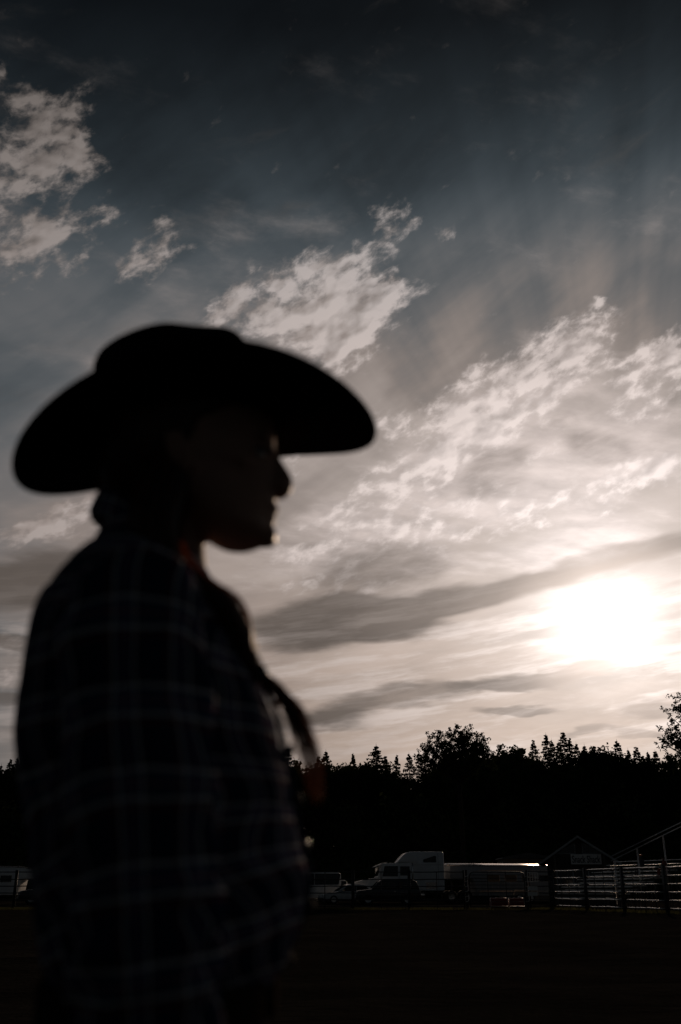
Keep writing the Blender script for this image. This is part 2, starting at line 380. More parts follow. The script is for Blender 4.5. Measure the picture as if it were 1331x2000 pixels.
def grad_axis(lo, hi, fine_lo, fine_hi, step):
    a = []; v = fine_lo
    while v <= fine_hi: a.append(v); v += step
    s = step; v = fine_hi
    while v < hi: s *= 1.35; v += s; a.append(min(v, hi))
    s = step; v = fine_lo
    while v > lo: s *= 1.35; v -= s; a.insert(0, max(v, lo))
    return a
def build_ground():
    xs = grad_axis(-1400, 1400, -26, 26, 0.42); ys = grad_axis(-400, 1900, -3, 62, 0.42)
    bm = bmesh.new(); rows = []
    for y in ys:
        r = []
        for x in xs:
            k = 1.0 if (abs(x) < 27 and -4 < y < 58) else 0.0
            z = k * (0.035 * mnoise.fractal(Vector((x * 0.9, y * 1.6, 0)), 0.9, 2.1, 4) + 0.02 * math.sin(y * 2.2 + 1.5 * mnoise.noise(Vector((x * 0.12, y * 0.1, 3))))) - 0.03 * k
            r.append(bm.verts.new((x, y, z)))
        rows.append(r)
    for a, b in zip(rows, rows[1:]):
        for i in range(len(xs) - 1): bm.faces.new((a[i], a[i + 1], b[i + 1], b[i]))
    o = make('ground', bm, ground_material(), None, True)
    tag(o, 'dark harrowed dirt of the arena reaching back to the trees', None, None, 'structure')
build_ground()

# ------------------------------------------------------------------ the woman in the hat
YC = 1.05                                 # her middle plane: hat and face come out at real size here
def plaid_material():
    m = bpy.data.materials.new('plaid_cotton'); m.use_nodes = True; nt = m.node_tree; V.nt = nt
    b = nt.nodes['Principled BSDF']; b.inputs['Roughness'].default_value = 0.9; b.inputs['Specular IOR Level'].default_value = 0.0
    uv = nt.nodes.new('ShaderNodeUVMap'); u = vmath('ADD', V(uv.outputs[0]), (10, 10, 0))
    tc = nt.nodes.new('ShaderNodeTexCoord')
    w = vmath('SCALE', vmath('SUBTRACT', noise(V(tc.outputs['Object']), 9.0, 2.0, color=True), (0.5, 0.5, 0.5)), scale=0.012)
    sep = nt.nodes.new('ShaderNodeSeparateXYZ'); V.put(sep.inputs[0], vmath('ADD', u, w))
    def set_of(t, period):
        n = nt.nodes.new('ShaderNodeValToRGB'); cr = n.color_ramp; cr.interpolation = 'CONSTANT'
        V.put(n.inputs[0], V.m('FRACT', t / period))
        navy, blue, white, red, black = (.018, .026, .05), (.08, .12, .20), (.72, .70, .70), (.22, .04, .04), (.01, .011, .014)
        stops = [(0, navy), (.30, black), (.36, white), (.41, navy), (.46, blue), (.53, red), (.57, blue), (.64, navy), (.69, white), (.74, black), (.80, red), (.83, navy)]
        while len(cr.elements) < len(stops): cr.elements.new(0.5)
        for e, (p, c) in zip(cr.elements, stops): e.position = p; e.color = (*c, 1)
        return V(n.outputs[0])
    c = mixc(0.5, set_of(V(sep.outputs[0]), 0.052), set_of(V(sep.outputs[1]), 0.056))
    V.put(b.inputs['Base Color'], c)
    bn = nt.nodes.new('ShaderNodeBump'); bn.inputs['Strength'].default_value = 0.4; bn.inputs['Distance'].default_value = 0.004
    V.put(bn.inputs['Height'], noise(V(tc.outputs['Object']), 30.0, 4.0, 0.6)); nt.links.new(bn.outputs[0], b.inputs['Normal'])
    # thin cotton lets a little light through
    tr = nt.nodes.new('ShaderNodeBsdfTranslucent'); V.put(tr.inputs[0], mixc(1.0, c, (1.0, .8, .6), 'MULTIPLY')); mx = nt.nodes.new('ShaderNodeMixShader'); mx.inputs[0].default_value = 0.05
    nt.links.new(b.outputs[0], mx.inputs[1]); nt.links.new(tr.outputs[0], mx.inputs[2])
    nt.links.new(mx.outputs[0], nt.nodes['Material Output'].inputs[0])
    return m
def hair_material(name='brown_hair', through=(0.50, 0.20, 0.065), f=0.45):
    m = bpy.data.materials.new(name); m.use_nodes = True; nt = m.node_tree; V.nt = nt; nt.nodes.clear()
    out = nt.nodes.new('ShaderNodeOutputMaterial'); b = nt.nodes.new('ShaderNodeBsdfPrincipled'); t = nt.nodes.new('ShaderNodeBsdfTranslucent'); mx = nt.nodes.new('ShaderNodeMixShader')
    b.inputs['Base Color'].default_value = (0.075, 0.036, 0.018, 1); b.inputs['Roughness'].default_value = 0.38
    t.inputs[0].default_value = (*through, 1); mx.inputs[0].default_value = f
    nt.links.new(b.outputs[0], mx.inputs[1]); nt.links.new(t.outputs[0], mx.inputs[2]); nt.links.new(mx.outputs[0], out.inputs[0])
    return m
M['hair_dense'] = mat_nodes('hair_dense', 0.5, (0.035, 0.018, 0.010), var=0.4, vscale=90, spec=0.3)
M['plaid'] = plaid_material(); M['hair'] = hair_material(); M['hair_thin'] = hair_material('thin_hair_ends', (0.50, 0.24, 0.10), 0.45)
M['skin'] = mat_nodes('skin_near', 0.5, (0.34, 0.20, 0.145), spec=0.08, var=0.08, vscale=40)
M['skin'].node_tree.nodes['Principled BSDF'].inputs['Subsurface Weight'].default_value = 0.0
M['felt'] = mat_nodes('black_felt', 0.95, (0.012, 0.012, 0.013), spec=0.0, var=0.2, vscale=50, bump=0.2, bscale=300)
M['ribbon'] = mat_nodes('hat_ribbon', 0.6, (0.015, 0.014, 0.013))
M['denim'] = mat_nodes('denim', 0.95, (0.014, 0.019, 0.036), spec=0.0, var=0.25, vscale=30, bump=0.3, bscale=400)
M['leather'] = mat_nodes('leather', 0.8, (0.02, 0.014, 0.011), spec=0.0, var=0.2, vscale=20)
M['pearl'] = mat_nodes('pearl_snap', 0.22, (0.16, 0.15, 0.14), spec=0.4)
M['dimmed_trim'] = mat_nodes('dimmed_trim', 0.95, (0.016, 0.02, 0.036), spec=0.0, var=0.2, vscale=60)  # plaid placket darkened to navy so its sky-lit edge stays dim
M['unlit_snap'] = mat_nodes('unlit_snap', 0.8, (0.03, 0.03, 0.035), spec=0.1)  # darkened matte copy of the pearl snap, for snaps catching no light
M['brass'] = mat_nodes('buckle_metal', 0.25, (0.6, 0.5, 0.3), metal=1.0)
M['eye_white'] = mat_nodes('eye', 0.3, (0.25, 0.23, 0.21))

def build_woman():
    base = Vector((P(300, 1700, YC).x, YC, 0.0))
    root = empty('person', base)
    tag(root, 'woman in profile wearing black cowboy hat and plaid shirt, pigtail over her shoulder', 'person')
    off = base
    rng = random.Random(7)
    S = lambda px, py, dy=0.0: Vector((P(px, py, YC).x, YC + dy, P(px, py, YC).z))     # on her middle plane, then sideways
    def ring(cx, cz, ax, wy, cy=0.0, n=32, front=1.0, p=2.2, tilt=0.0):
        r = []
        for k in range(n):
            a = k / n * 2 * math.pi; c, s = math.cos(a), math.sin(a)
            q = (abs(c) ** p + abs(s) ** p) ** (-1 / p)
            x = c * q * ax; w = wy * (1 + (front - 1) * max(0, c) ** 1.5)
            r.append(Vector((cx + x, YC + cy + s * q * w, cz + tilt * x)))
        return r
    # ---- body: head, neck, trunk, arms, hands, legs fused into one skin
    bm = bmesh.new()
    prof = [(1069, 482, 432, .016), (1065, 506, 427, .028), (1056, 524, 412, .040), (1042, 532, 392, .050), (1028, 529, 370, .055), (1010, 533, 335, .060), (985, 538, 290, .064), (960, 540, 255, .067),
            (930, 541, 232, .070), (900, 539, 220, .073), (870, 539, 214, .075), (830, 536, 214, .075), (790, 530, 225, .072), (755, 500, 255, .061), (730, 455, 300, .040)]
    rings = []
    for y, xf, xb, w in spline(prof, 34):
        f, b = S(xf, y), S(xb, y)
        rings.append(ring((f.x + b.x) / 2, (f.z + b.z) / 2, (f.x - b.x) / 2, w, front=0.62, p=2.35))
    loft(bm, rings)
    # nose, lips, chin, brow
    nose = spline([(882, 534, .005, .006), (905, 544, .008, .0075), (930, 557, .011, .0085), (945, 564, .0125, .0082), (958, 560, .014, .007), (968, 549, .012, .005)], 14)
    tube(bm, [S(x - 4, y) for y, x, w, r in nose], [(w, r) for y, x, w, r in nose], 12)
    for sgn in (-1, 1):
        tube(bm, [S(540, 950, sgn * .010), S(553, 955, sgn * .013), S(545, 964, sgn * .012)], [.004, .0065, .004], 8)      # nostril wing
        tube(bm, [S(533, 884, sgn * .006), S(532, 876, sgn * .022), S(520, 880, sgn * .044)], [.004, .005, .004], 8)      # brow ridge
        tube(bm, [S(513, 930, sgn * .030), S(480, 935, sgn * .052), S(430, 925, sgn * .064)], [.004, .007, .003], 8)      # cheekbone
        # ear
        tube(bm, [S(392, 960, sgn * .070), S(380, 935, sgn * .078), S(368, 905, sgn * .082), S(352, 910, sgn * .084), S(356, 945, sgn * .080), S(385, 972, sgn * .070)], [.005, .006, .006, .006, .005, .004], 8)
        tube(bm, [S(385, 960, sgn * .068), S(370, 930, sgn * .074)], [.006, .012], 8)
    tube(bm, [S(522, 995, -.024), S(533, 996, -.012), S(537, 995, 0), S(533, 996, .012), S(522, 995, .024)], [.002, .0048, .0058, .0048, .002], 8)
    tube(bm, [S(518, 1013, -.021), S(527, 1014, -.010), S(530.5, 1014, 0), S(527, 1014, .010), S(518, 1013, .021)], [.002, .0052, .0062, .0052, .002], 8)
    tube(bm, [S(518, 1046, -.012), S(520, 1047, .012)], [.013, .013], 10)
    neck = spline([(940, 345, 255, .050), (1020, 392, 250, .050), (1080, 402, 225, .052), (1120, 405, 205, .056), (1165, 415, 190, .075)], 12)
    rings = []
    for y, xf, xb, w in neck:
        f, b = S(xf, y), S(xb, y); rings.append(ring((f.x + b.x) / 2, f.z, (f.x - b.x) / 2, w, p=2.0))
    loft(bm, rings)
    trunk = spline([(1120, 372, 205, .070), (1160, 390, 175, .110), (1215, 405, 150, .125), (1300, 440, 140, .130), (1400, 470, 140, .125), (1520, 475, 150, .118), (1650, 470, 165, .115), (1780, 455, 175, .115), (1900, 445, 180, .120), (2040, 440, 180, .125)], 26)
    rings = []
    for y, xf, xb, w in trunk:
        f, b = S(xf, y), S(xb, y); rings.append(ring((f.x + b.x) / 2, f.z, (f.x - b.x) / 2, w, p=2.2))
    loft(bm, rings)
    hipx = S(300, 2000).x
    arms = {}
    for sgn in (-1, 1):
        sh = Vector((P(262, 1130, .885).x, YC + sgn * .150, 1.245)); el = Vector((P(288, 1790, .85).x, YC + sgn * .195, .985)); wr = Vector((P(325, 2150, .86).x, YC + sgn * .190, .760))
        arms[sgn] = (sh, el, wr)
        path = spline([tuple(sh), tuple((sh + el) / 2 + Vector((0, sgn * .006, 0))), tuple(el), tuple((el + wr) / 2), tuple(wr)], 12)
        tube(bm, path, [.046, .046, .044, .041, .039, .037, .036, .036, .034, .031, .027, .024], 14)
        # hand: palm and five curled fingers
        pc = wr + Vector((.012, 0, -.045))
        rr = []
        for t, (ax, wy) in enumerate(((.022, .018), (.033, .015), (.038, .014), (.038, .013), (.034, .010))):
            rr.append([Vector((wr.x + .012 * t / 4 + math.cos(k / 14 * 6.2832) * ax, wr.y + math.sin(k / 14 * 6.2832) * wy, wr.z - .012 - t * .021)) for k in range(14)])
        loft(bm, rr)
        for fi, (fx, ln) in enumerate(((.034, .066), (.014, .074), (-.006, .070), (-.025, .055))):
            p0 = wr + Vector((.012 + fx, 0, -.088)); cur = -sgn
            tube(bm, [p0, p0 + Vector((.002, cur * .004, -ln * .42)), p0 + Vector((.003, cur * .014, -ln * .75)), p0 + Vector((.003, cur * .026, -ln * .98))], [.0092, .0085, .0078, .0062], 10)
        p0 = wr + Vector((.034, 0, -.035))
        tube(bm, [p0, p0 + Vector((.022, -sgn * .010, -.022)), p0 + Vector((.030, -sgn * .016, -.048)), p0 + Vector((.029, -sgn * .020, -.066))], [.013, .0105, .0092, .007], 10)
        tube(bm, [Vector((hipx, YC + sgn * .085, .86)), Vector((hipx + .012, YC + sgn * .085, .62)), Vector((hipx + .015, YC + sgn * .085, .44)), Vector((hipx - .005, YC + sgn * .085, .25)), Vector((hipx, YC + sgn * .085, .09))], [.080, .066, .048, .038, .024], 16)
        tube(bm, [Vector((hipx - .02, YC + sgn * .086, .065)), Vector((hipx + .06, YC + sgn * .09, .052)), Vector((hipx + .11, YC + sgn * .092, .042))], [.020, .022, .016], 12)
    body = make('body', bm, 'skin', root, True, off)
    remesh(body, 0.0034, 5)
    # eyes and brows
    for sgn in (-1, 1):
        b2 = bmesh.new(); bmesh.ops.create_uvsphere(b2, u_segments=16, v_segments=10, radius=.0105, matrix=Matrix.Translation(S(503, 906, sgn * .028)))
        make('eye', b2, 'eye_white', root, True, off)
        b2 = bmesh.new(); tube(b2, [S(533, 881, sgn * .012), S(530, 873, sgn * .026), S(514, 876, sgn * .045)], [.0018, .0026, .0010], 6)
        make('eyebrow', b2, 'hair_dense', root, True, off)
        b2 = bmesh.new()
        for k in range(14):
            t = k / 13; p0 = S(520 - 18 * t * t, 901 + 3 * math.sin(t * 3), sgn * (.019 + .020 * t)); tube(b2, [p0, p0 + Vector((.006, sgn * .002, .001)), p0 + Vector((.009, sgn * .003, .004))], [.0006, .0005, .0002], 4)
        make('eyelash', b2, 'hair_dense', root, True, off)

    # ---- shirt
    def fold(p, amp, sc=(9, 9, 5)):
        return amp * mnoise.fractal(Vector((p.x * sc[0], p.y * sc[1], p.z * sc[2])), 0.8, 2.0, 3)
    prof = [(1040, 345, 205, .066), (1075, 380, 178, .078), (1110, 405, 140, .108), (1160, 430, 101, .146), (1200, 450, 79, .168), (1250, 468, 63, .182), (1320, 500, 58, .186), (1400, 534, 46, .180), (1460, 549, 41, .176),
            (1520, 567, 47, .171), (1600, 580, 57, .168), (1660, 592, 65, .168), (1705, 606, 71, .168), (1760, 600, 76, .166), (1820, 582, 86, .164), (1870, 556, 95, .163), (1905, 530, 104, .160), (1950, 496, 126, .150), (2000, 478, 140, .142)]
    rings, uvs = [], []; vlen = 0; prevc = None
    for y, xf, xb, w in spline(prof, 84):
        f, b = S(xf, y), S(xb + 30 * max(0, min(1, (y - 1060) / 90)) - 20 * max(0, min(1, (y - 1190) / 130)), y)
        r = ring((f.x + b.x) / 2, f.z, (f.x - b.x) / 2, w, n=72, front=0.86, p=2.0 if y < 1200 else 2.12)
        c = Vector(((f.x + b.x) / 2, YC, f.z))
        bl = max(0, min(1, (y - 1480) / 200)) 
        for k, p in enumerate(r):
            d = Vector((p.x - c.x, p.y - YC, 0)).normalized(); a = k / 72 * 2 * math.pi
            amp = .006 + .010 * bl
            side = 0.35 + 0.65 * abs(math.sin(a))                   # keep the outline, crumple the flanks
            r[k] = p + d * (fold(p, amp * side, (7, 7, 9)) + 0.004 * bl * math.sin(p.z * 70 + 9 * mnoise.noise(p * 4)) * side)
        vlen += (c - prevc).length if prevc else 0; prevc = c
        uu = [0.0]
        for k in range(72): uu.append(uu[-1] + (r[(k + 1) % 72] - r[k]).length * (1.0))
        rings.append(r); sag = 0.05 * bl
        uvs.append([(uu[k], vlen + sag * math.cos(k / 72 * 2 * math.pi)) for k in range(73)])
    bm = bmesh.new(); loft(bm, rings, cap=False, uvs=uvs)
    shirt = make('shirt', bm, 'plaid', root, True, off)
    for sgn in (-1, 1):
        sh, el, wr = arms[sgn]
        path = spline([tuple(sh + Vector((-.002, -sgn * .050, .016))), tuple(sh + Vector((0, sgn * .004, .004))), tuple((sh + el) / 2 + Vector((0, sgn * .008, 0))), tuple(el + Vector((0, sgn * .004, 0))), tuple((el + wr) / 2), tuple(wr + Vector((0, 0, .02)))], 60)
        rad = spline([(.062,), (.066,), (.064,), (.060,), (.053,), (.043,)], 60)
        rings, uvs = [], []
        for i, (p, (rr,)) in enumerate(zip(path, rad)):
            p = Vector(p); t = (Vector(path[min(i + 1, 59)]) - Vector(path[max(i - 1, 0)])).normalized()
            u = Vector((1, 0, 0)); u = (u - t * u.dot(t)).normalized(); w = t.cross(u)
            r = []
            for k in range(40):
                a = k / 40 * 2 * math.pi; d = u * math.cos(a) + w * math.sin(a); q = p + d * rr
                el_k = math.exp(-((q.z - el.z) / .07) ** 2)
                r.append(q + d * (fold(q, .010, (14, 14, 16)) + .006 * el_k * math.sin(q.z * 150 + 6 * a)))
            rings.append(r); uvs.append([(k / 40 * .40 + .02, i / 59 * .56 + .03) for k in range(41)])
        bm = bmesh.new(); loft(bm, rings, cap=False, uvs=uvs); make('sleeve', bm, 'plaid', shirt, True, off)
        bm = bmesh.new()
        cr = [[wr + Vector((math.cos(k / 24 * 6.2832) * q, math.sin(k / 24 * 6.2832) * q * .9, dz)) for k in range(24)] for q, dz in ((.033, -.03), (.036, -.03), (.040, .035), (.036, .037))]
        loft(bm, cr, cap=False, uvs=[[(k / 24 * .24, 0.02 * i) for k in range(25)] for i in range(4)]); make('cuff', bm, 'plaid', shirt, True, off)
    # collar: stands at the nape, opens in front
    bm = bmesh.new(); rings, uvs = [], []
    for i, (grow, hgt) in enumerate(((0.000, -.012), (.003, .008), (.002, .022), (.008, .026), (.013, .010), (.017, -.006), (.015, -.012))):
        r = []
        for k in range(41):
            a = R(-140 + 280 * k / 40) + math.pi                   # gap towards the throat (+x)
            nx = S(290, 1050).x; c, s = math.cos(a), math.sin(a)
            x = nx + c * (.050 + grow); y = YC + s * (.050 + grow)
            z = S(290, 1062).z - .62 * (x - nx) + hgt - (.012 * max(0, c) ** 2 if i > 3 else 0)
            r.append(Vector((x, y, z)))
        rings.append(r); uvs.append([(k * .008, i * .012) for k in range(41)])
    loft(bm, rings, cap=False, closed=False, uvs=uvs); make('collar', bm, 'plaid', shirt, True, off)
    # placket with pearl snaps down the front
    front = [(1190, 452), (1260, 476), (1330, 514), (1400, 545), (1460, 558), (1530, 570), (1600, 581), (1655, 592), (1705, 607), (1770, 600), (1840, 573), (1890, 545)]
    bm = bmesh.new(); fr = spline(front, 30); rr = []
    for y, x in fr:
        p = S(x + 3, y); rr.append([p + Vector((-.006, -.014, 0)), p + Vector((-.001, -.012, 0)), p + Vector((.001, 0, 0)), p + Vector((-.001, .012, 0)), p + Vector((-.006, .014, 0))])
    loft(bm, rr, cap=False, closed=False, uvs=[[(j * .008, i * .02) for j in range(5)] for i in range(30)]); make('placket', bm, 'dimmed_trim', shirt, True, off)
    for y, x in ((1262, 478), (1372, 536), (1465, 562), (1560, 577), (1652, 593), (1768, 602), (1872, 560)):
        b2 = bmesh.new(); bmesh.ops.create_uvsphere(b2, u_segments=16, v_segments=10, radius=1, matrix=Matrix.Translation(S(x + 7, y, -.004)) @ Matrix.Diagonal((.0035, .0058, .0058, 1)))
        make('snap_button', b2, 'pearl' if y == 1652 else 'unlit_snap', shirt, True, off)  # one snap keeps its glint; the others are coloured as if unlit
    # ---- jeans, belt, boots
    bm = bmesh.new(); rings = []
    for z, xf, xb, w in spline([(.945, 514, 112, .160), (.90, 516, 112, .164), (.84, 522, 108, .172), (.78, 520, 108, .178), (.72, 500, 112, .176), (.68, 480, 130, .168)], 10):
        f, b = S(xf, 1950).x, S(xb, 1950).x; rings.append(ring((f + b) / 2, z, (f - b) / 2, w, p=2.2))
    loft(bm, rings)
    for sgn in (-1, 1):
        tube(bm, [Vector((hipx, YC + sgn * .086, .80)), Vector((hipx + .012, YC + sgn * .087, .62)), Vector((hipx + .016, YC + sgn * .087, .44)), Vector((hipx - .002, YC + sgn * .087, .25)), Vector((hipx + .002, YC + sgn * .087, .07))], [.100, .084, .068, .062, .066], 20)
    jeans = make('jeans', bm, 'denim', root, True, off); remesh(jeans, .009, 3)
    bm = bmesh.new()
    lo, hi = [], []
    bring = lambda g, z: ring((S(515, 1950).x + S(114, 1950).x) / 2, z, (S(515, 1950).x - S(114, 1950).x) / 2 + g, .163 + g, n=48)
    loft(bm, [bring(.003, .910), bring(.009, .910), bring(.009, .943), bring(.003, .943)], cap=False); belt = make('belt', bm, 'leather', root, False, off)
    bm = bmesh.new(); bx = S(515, 1950).x + .008; box(bm, bx, bx + .005, YC - .03, YC + .03, .909, .944, .004); make('buckle', bm, 'leather', belt, False, off)
    for sgn in (-1, 1):
        y = YC + sgn * .088; bm = bmesh.new()
        tube(bm, [Vector((hipx, y, .30)), Vector((hipx - .002, y, .18)), Vector((hipx - .004, y, .10)), Vector((hipx + .005, y, .055))], [.058, .050, .045, .046], 16)
        tube(bm, [Vector((hipx - .045, y, .055)), Vector((hipx + .03, y, .06)), Vector((hipx + .10, y + sgn * .006, .045)), Vector((hipx + .19, y + sgn * .01, .032))], [(.032, .035), (.040, .045), (.042, .034), (.016, .014)], 14)
        boot = make('boot', bm, 'leather', root, True, off); remesh(boot, .007, 3)
        bm = bmesh.new(); prism(bm, [(hipx - .05, 0), (hipx + .0, 0), (hipx + .01, .03), (hipx + .05, .014), (hipx + .10, .004), (hipx + .19, .010), (hipx + .19, .022), (hipx + .06, .028), (hipx - .055, .038)], y - .034, y + .034, .003)
        make('sole', bm, 'black_trim', boot, False, off)

    # ---- hair
    hair = empty('hair'); hair.parent = root; COL.objects.link(hair) if hair.name not in COL.objects else None
    bm = bmesh.new()
    cap = spline([(1003, 300, 228, .040), (985, 345, 214, .060), (955, 385, 204, .076), (915, 425, 200, .087), (870, 455, 200, .088), (820, 505, 204, .084), (770, 520, 220, .076)], 20)
    rings = []
    for y, xf, xb, w in cap:
        f, b = S(xf, y), S(xb, y); r = ring((f.x + b.x) / 2, f.z, (f.x - b.x) / 2, w, n=48, p=2.3)
        rings.append([p + Vector((1, 0, 0)) * 0.002 * math.sin(k * 7.3 + y * .02) + Vector((0, .0025 * math.sin(k * 5.1 + y * .05), 0)) for k, p in enumerate(r)])
    loft(bm, rings); make('hair_cap', bm, 'hair_dense', hair, True, off)
    def strands(bm, path, rads, n, r0, sides=4, wob=0.002, taper=0.0, ends=None):
        """many fine strands round a centre line"""
        for j in range(n):
            a = rng.random() * 6.2832; q = math.sqrt(rng.random()); ph = rng.random() * 6.28; pts = []; rr = []
            m = len(path); stop = m if ends is None else max(4, int(m * rng.uniform(*ends)))
            for i in range(stop):
                p = Vector(path[i]); t = (Vector(path[min(i + 1, m - 1)]) - Vector(path[max(i - 1, 0)])).normalized()
                u = Vector((0, 1, 0)); u = (u - t * u.dot(t)).normalized(); w = t.cross(u); aa = a + 0.9 * i / m
                pts.append(p + (u * math.cos(aa) + w * math.sin(aa)) * rads[i] * q + u * wob * math.sin(ph + i * .9) + w * wob * math.cos(ph * 2 + i * .7))
                rr.append(r0 * (1 - 0.7 * taper * i / max(1, stop - 1)))
            tube(bm, pts, rr, sides, cap=False)
    SN = lambda px, py, dy: tuple(P(px, py, YC + dy))            # on a plane nearer the camera
    pig = spline([SN(335, 925, -.055), SN(312, 1000, -.072), SN(312, 1050, -.080), SN(330, 1105, -.084), SN(388, 1155, -.084), SN(438, 1190, -.076), SN(464, 1235, -.066), SN(480, 1288, -.058), SN(505, 1320, -.050)], 30)
    prad = [v[0] for v in spline([(.032,), (.031,), (.026,), (.022,), (.020,), (.019,), (.0165,), (.013,), (.007,)], 30)]
    bm = bmesh.new(); tube(bm, pig, [q * .8 for q in prad], 14); make('pigtail_core', bm, 'hair_dense', hair, True, off)
    bm = bmesh.new(); strands(bm, pig, prad, 110, .0011, 4, .0020); make('pigtail', bm, 'hair', hair, True, off)
    tail = spline([SN(506, 1320, -.050), SN(537, 1343, -.052), SN(567, 1380, -.055), SN(591, 1430, -.057), SN(607, 1480, -.058), SN(617, 1530, -.058), SN(621, 1580, -.058)], 26)
    trad = [v[0] for v in spline([(.004,), (.005,), (.008,), (.0115,), (.0120,), (.009,), (.005,)], 26)]
    bm = bmesh.new(); strands(bm, tail, trad, 150, .00075, 4, .0022, 0.9, (0.40, 0.97)); make('loose_tail', bm, 'hair_thin', hair, True, off)
    bm = bmesh.new(); tube(bm, [SN(498, 1308, -.052), SN(513, 1330, -.050)], [.0105, .0105], 14); make('hair_tie', bm, 'black_trim', hair, True, off)
    bm = bmesh.new()
    for j in range(46):                                            # wisps at the nape and temple
        p0 = S(rng.uniform(206, 240), rng.uniform(935, 1000), rng.uniform(-.05, .05)); d = Vector((rng.uniform(-.012, .006), rng.uniform(-.01, .01), -rng.uniform(.012, .030)))
        tube(bm, [p0, p0 + d * .5 + Vector((rng.uniform(-.004, .004), 0, 0)), p0 + d], [.0006, .0005, .0002], 4, False)
    make('nape_wisps', bm, 'hair', hair, True, off)

    # ---- hat
    hat_o = S(383, 841); tilt = R(-8.4)
    rot = Matrix.Translation(hat_o) @ Matrix.Rotation(tilt, 4, 'Y')
    A, B, AI, BI = .208, .172, .103, .083
    def brim_pt(a, t, top):
        c, s = math.cos(a), math.sin(a)
        x = c * (AI + (A - AI) * t); yv = s * (BI + (B - BI) * t)
        up = (.026 if c > 0 else .026 - .020 * abs(c) ** .7) * abs(s) ** 2.6 * t ** 1.7; dn = (.034 if c > 0 else .036) * abs(c) ** 3 * t ** 1.6
        yv *= 1 - .08 * abs(s) * t * t
        return rot @ Vector((x, yv, up - dn + (.0035 if top else 0) * (1 if t < .98 else .6)))
    bm = bmesh.new(); NB = 72
    tv = [0, .15, .3, .45, .6, .75, .88, .96, 1.0]
    rings = [[brim_pt(k / NB * 2 * math.pi, t, True) for k in range(NB)] for t in tv] + [[brim_pt(k / NB * 2 * math.pi, t, False) for k in range(NB)] for t in reversed(tv)]
    loft(bm, rings, cap=False)
    hat = empty('cowboy_hat'); hat.parent = root
    make('brim', bm, 'felt', hat, True, off)
    bm = bmesh.new(); rings = []
    # flat creased crown: upright behind, sloping and pinched in front, long dent along the top
    CR = [(0.0, 1.0, 1.0), (.02, .975, .985), (.045, .94, .96), (.07, .925, .93), (.09, .905, .89), (.104, .88, .84), (.112, .84, .77), (.1145, .76, .64), (.108, .62, .44), (.099, .40, .22), (.096, .14, .06)]
    for z, sa, sb in CR:
        r = []; hq = min(1, z / .11)
        for k in range(NB):
            a = k / NB * 2 * math.pi; c, s = math.cos(a), math.sin(a)
            pinch = 1 - .34 * max(0, c) ** 1.5 * hq ** 2
            x = c * AI * sa - .023 * hq
            r.append(rot @ Vector((x, s * BI * sb * pinch, z + .10 * (x + .01) * hq - .006 * hq * math.exp(-((x - .02) / .03) ** 2) * abs(s))))
        rings.append(r)
    loft(bm, rings); make('crown', bm, 'felt', hat, True, off)
    bm = bmesh.new()
    rb = lambda g, z: [rot @ Vector((math.cos(k / NB * 6.28319) * (AI + g), math.sin(k / NB * 6.28319) * (BI + g), z)) for k in range(NB)]
    loft(bm, [rb(.001, .004), rb(.003, .004), rb(.0025, .026), rb(.0005, .026)], cap=False); make('hat_band', bm, 'ribbon', hat, True, off)
build_woman()

# ------------------------------------------------------------------ trees
def spruce_proto(seed, h, spread, dens=1.0):
    """one spruce in local metres: trunk mesh and crown mesh of drooping boughs"""
    rg = random.Random(seed)
    tr = bmesh.new(); tube(tr, [(0, 0, -0.3), (.05, .02, h * .3), (0, .04, h * .65), (0, 0, h * .985)], [h * .013, h * .010, h * .006, .02], 7)
    cr = bmesh.new(); z = h * 0.06; lean = rg.uniform(0, 6.28)
    while z < h * .992:
        f = z / h; L0 = spread * (1 - f) ** 0.66 * (0.30 + 0.70 * min(1, (f + .05) * 4)) * (1 - .45 * max(0, f - .9) * 10) + 0.14
        nb = max(4, int(9 * dens * (0.55 + 0.6 * (1 - f))))
        a0 = rg.random() * 6.28; gap = rg.random() < 0.10
        for i in range(nb):
            a = a0 + i / nb * 6.28 + rg.uniform(-.3, .3); L = L0 * rg.uniform(.55, 1.18) * (0.6 if gap else 1) * (1 + .12 * math.cos(a - lean))
            dr = rg.uniform(.10, .42) * L * (1 - .6 * f); zz = z + rg.uniform(-.25, .25)
            ca, sa = math.cos(a), math.sin(a)
            # a bough: a ragged ribbon of small needle tufts along a drooping, upturned spine
            m = max(3, int(L / .42)); prev = None
            for j in range(1, m + 1):
                t = j / m; r = L * t; hz = zz - dr * math.sin(t * 1.9) / .95 + .12 * L * t * t
                w = (0.20 + 0.30 * (1 - t)) * min(1.0, L * .55 + .18) * rg.uniform(.7, 1.25)
                c = Vector((ca * r, sa * r, hz)); tip = Vector((ca * (r + .34 * L / m + .14), sa * (r + .34 * L / m + .14), hz - .06))
                for sd in (-1, 1):
                    e = c + Vector((-sa * sd * w, ca * sd * w, -rg.uniform(.05, .22) * (1 + w)))
                    b = c - Vector((ca * .30, sa * .30, -.04))
                    f_ = cr.faces.new((cr.verts.new(b), cr.verts.new(e), cr.verts.new(tip)))
                d2 = c + Vector((ca * .1, sa * .1, -rg.uniform(.22, .60)))
                cr.faces.new((cr.verts.new(c - Vector((ca * .25, sa * .25, 0))), cr.verts.new(d2), cr.verts.new(tip)))
        z += h * .0100 * rg.uniform(.8, 1.3) + .05
    for k in range(5): cr.faces.new((cr.verts.new((.07 * math.cos(k), .07 * math.sin(k), h * .97)), cr.verts.new((-.07 * math.cos(k), -.07 * math.sin(k), h * .97)), cr.verts.new((0, 0, h + .25))))
    return tr, cr
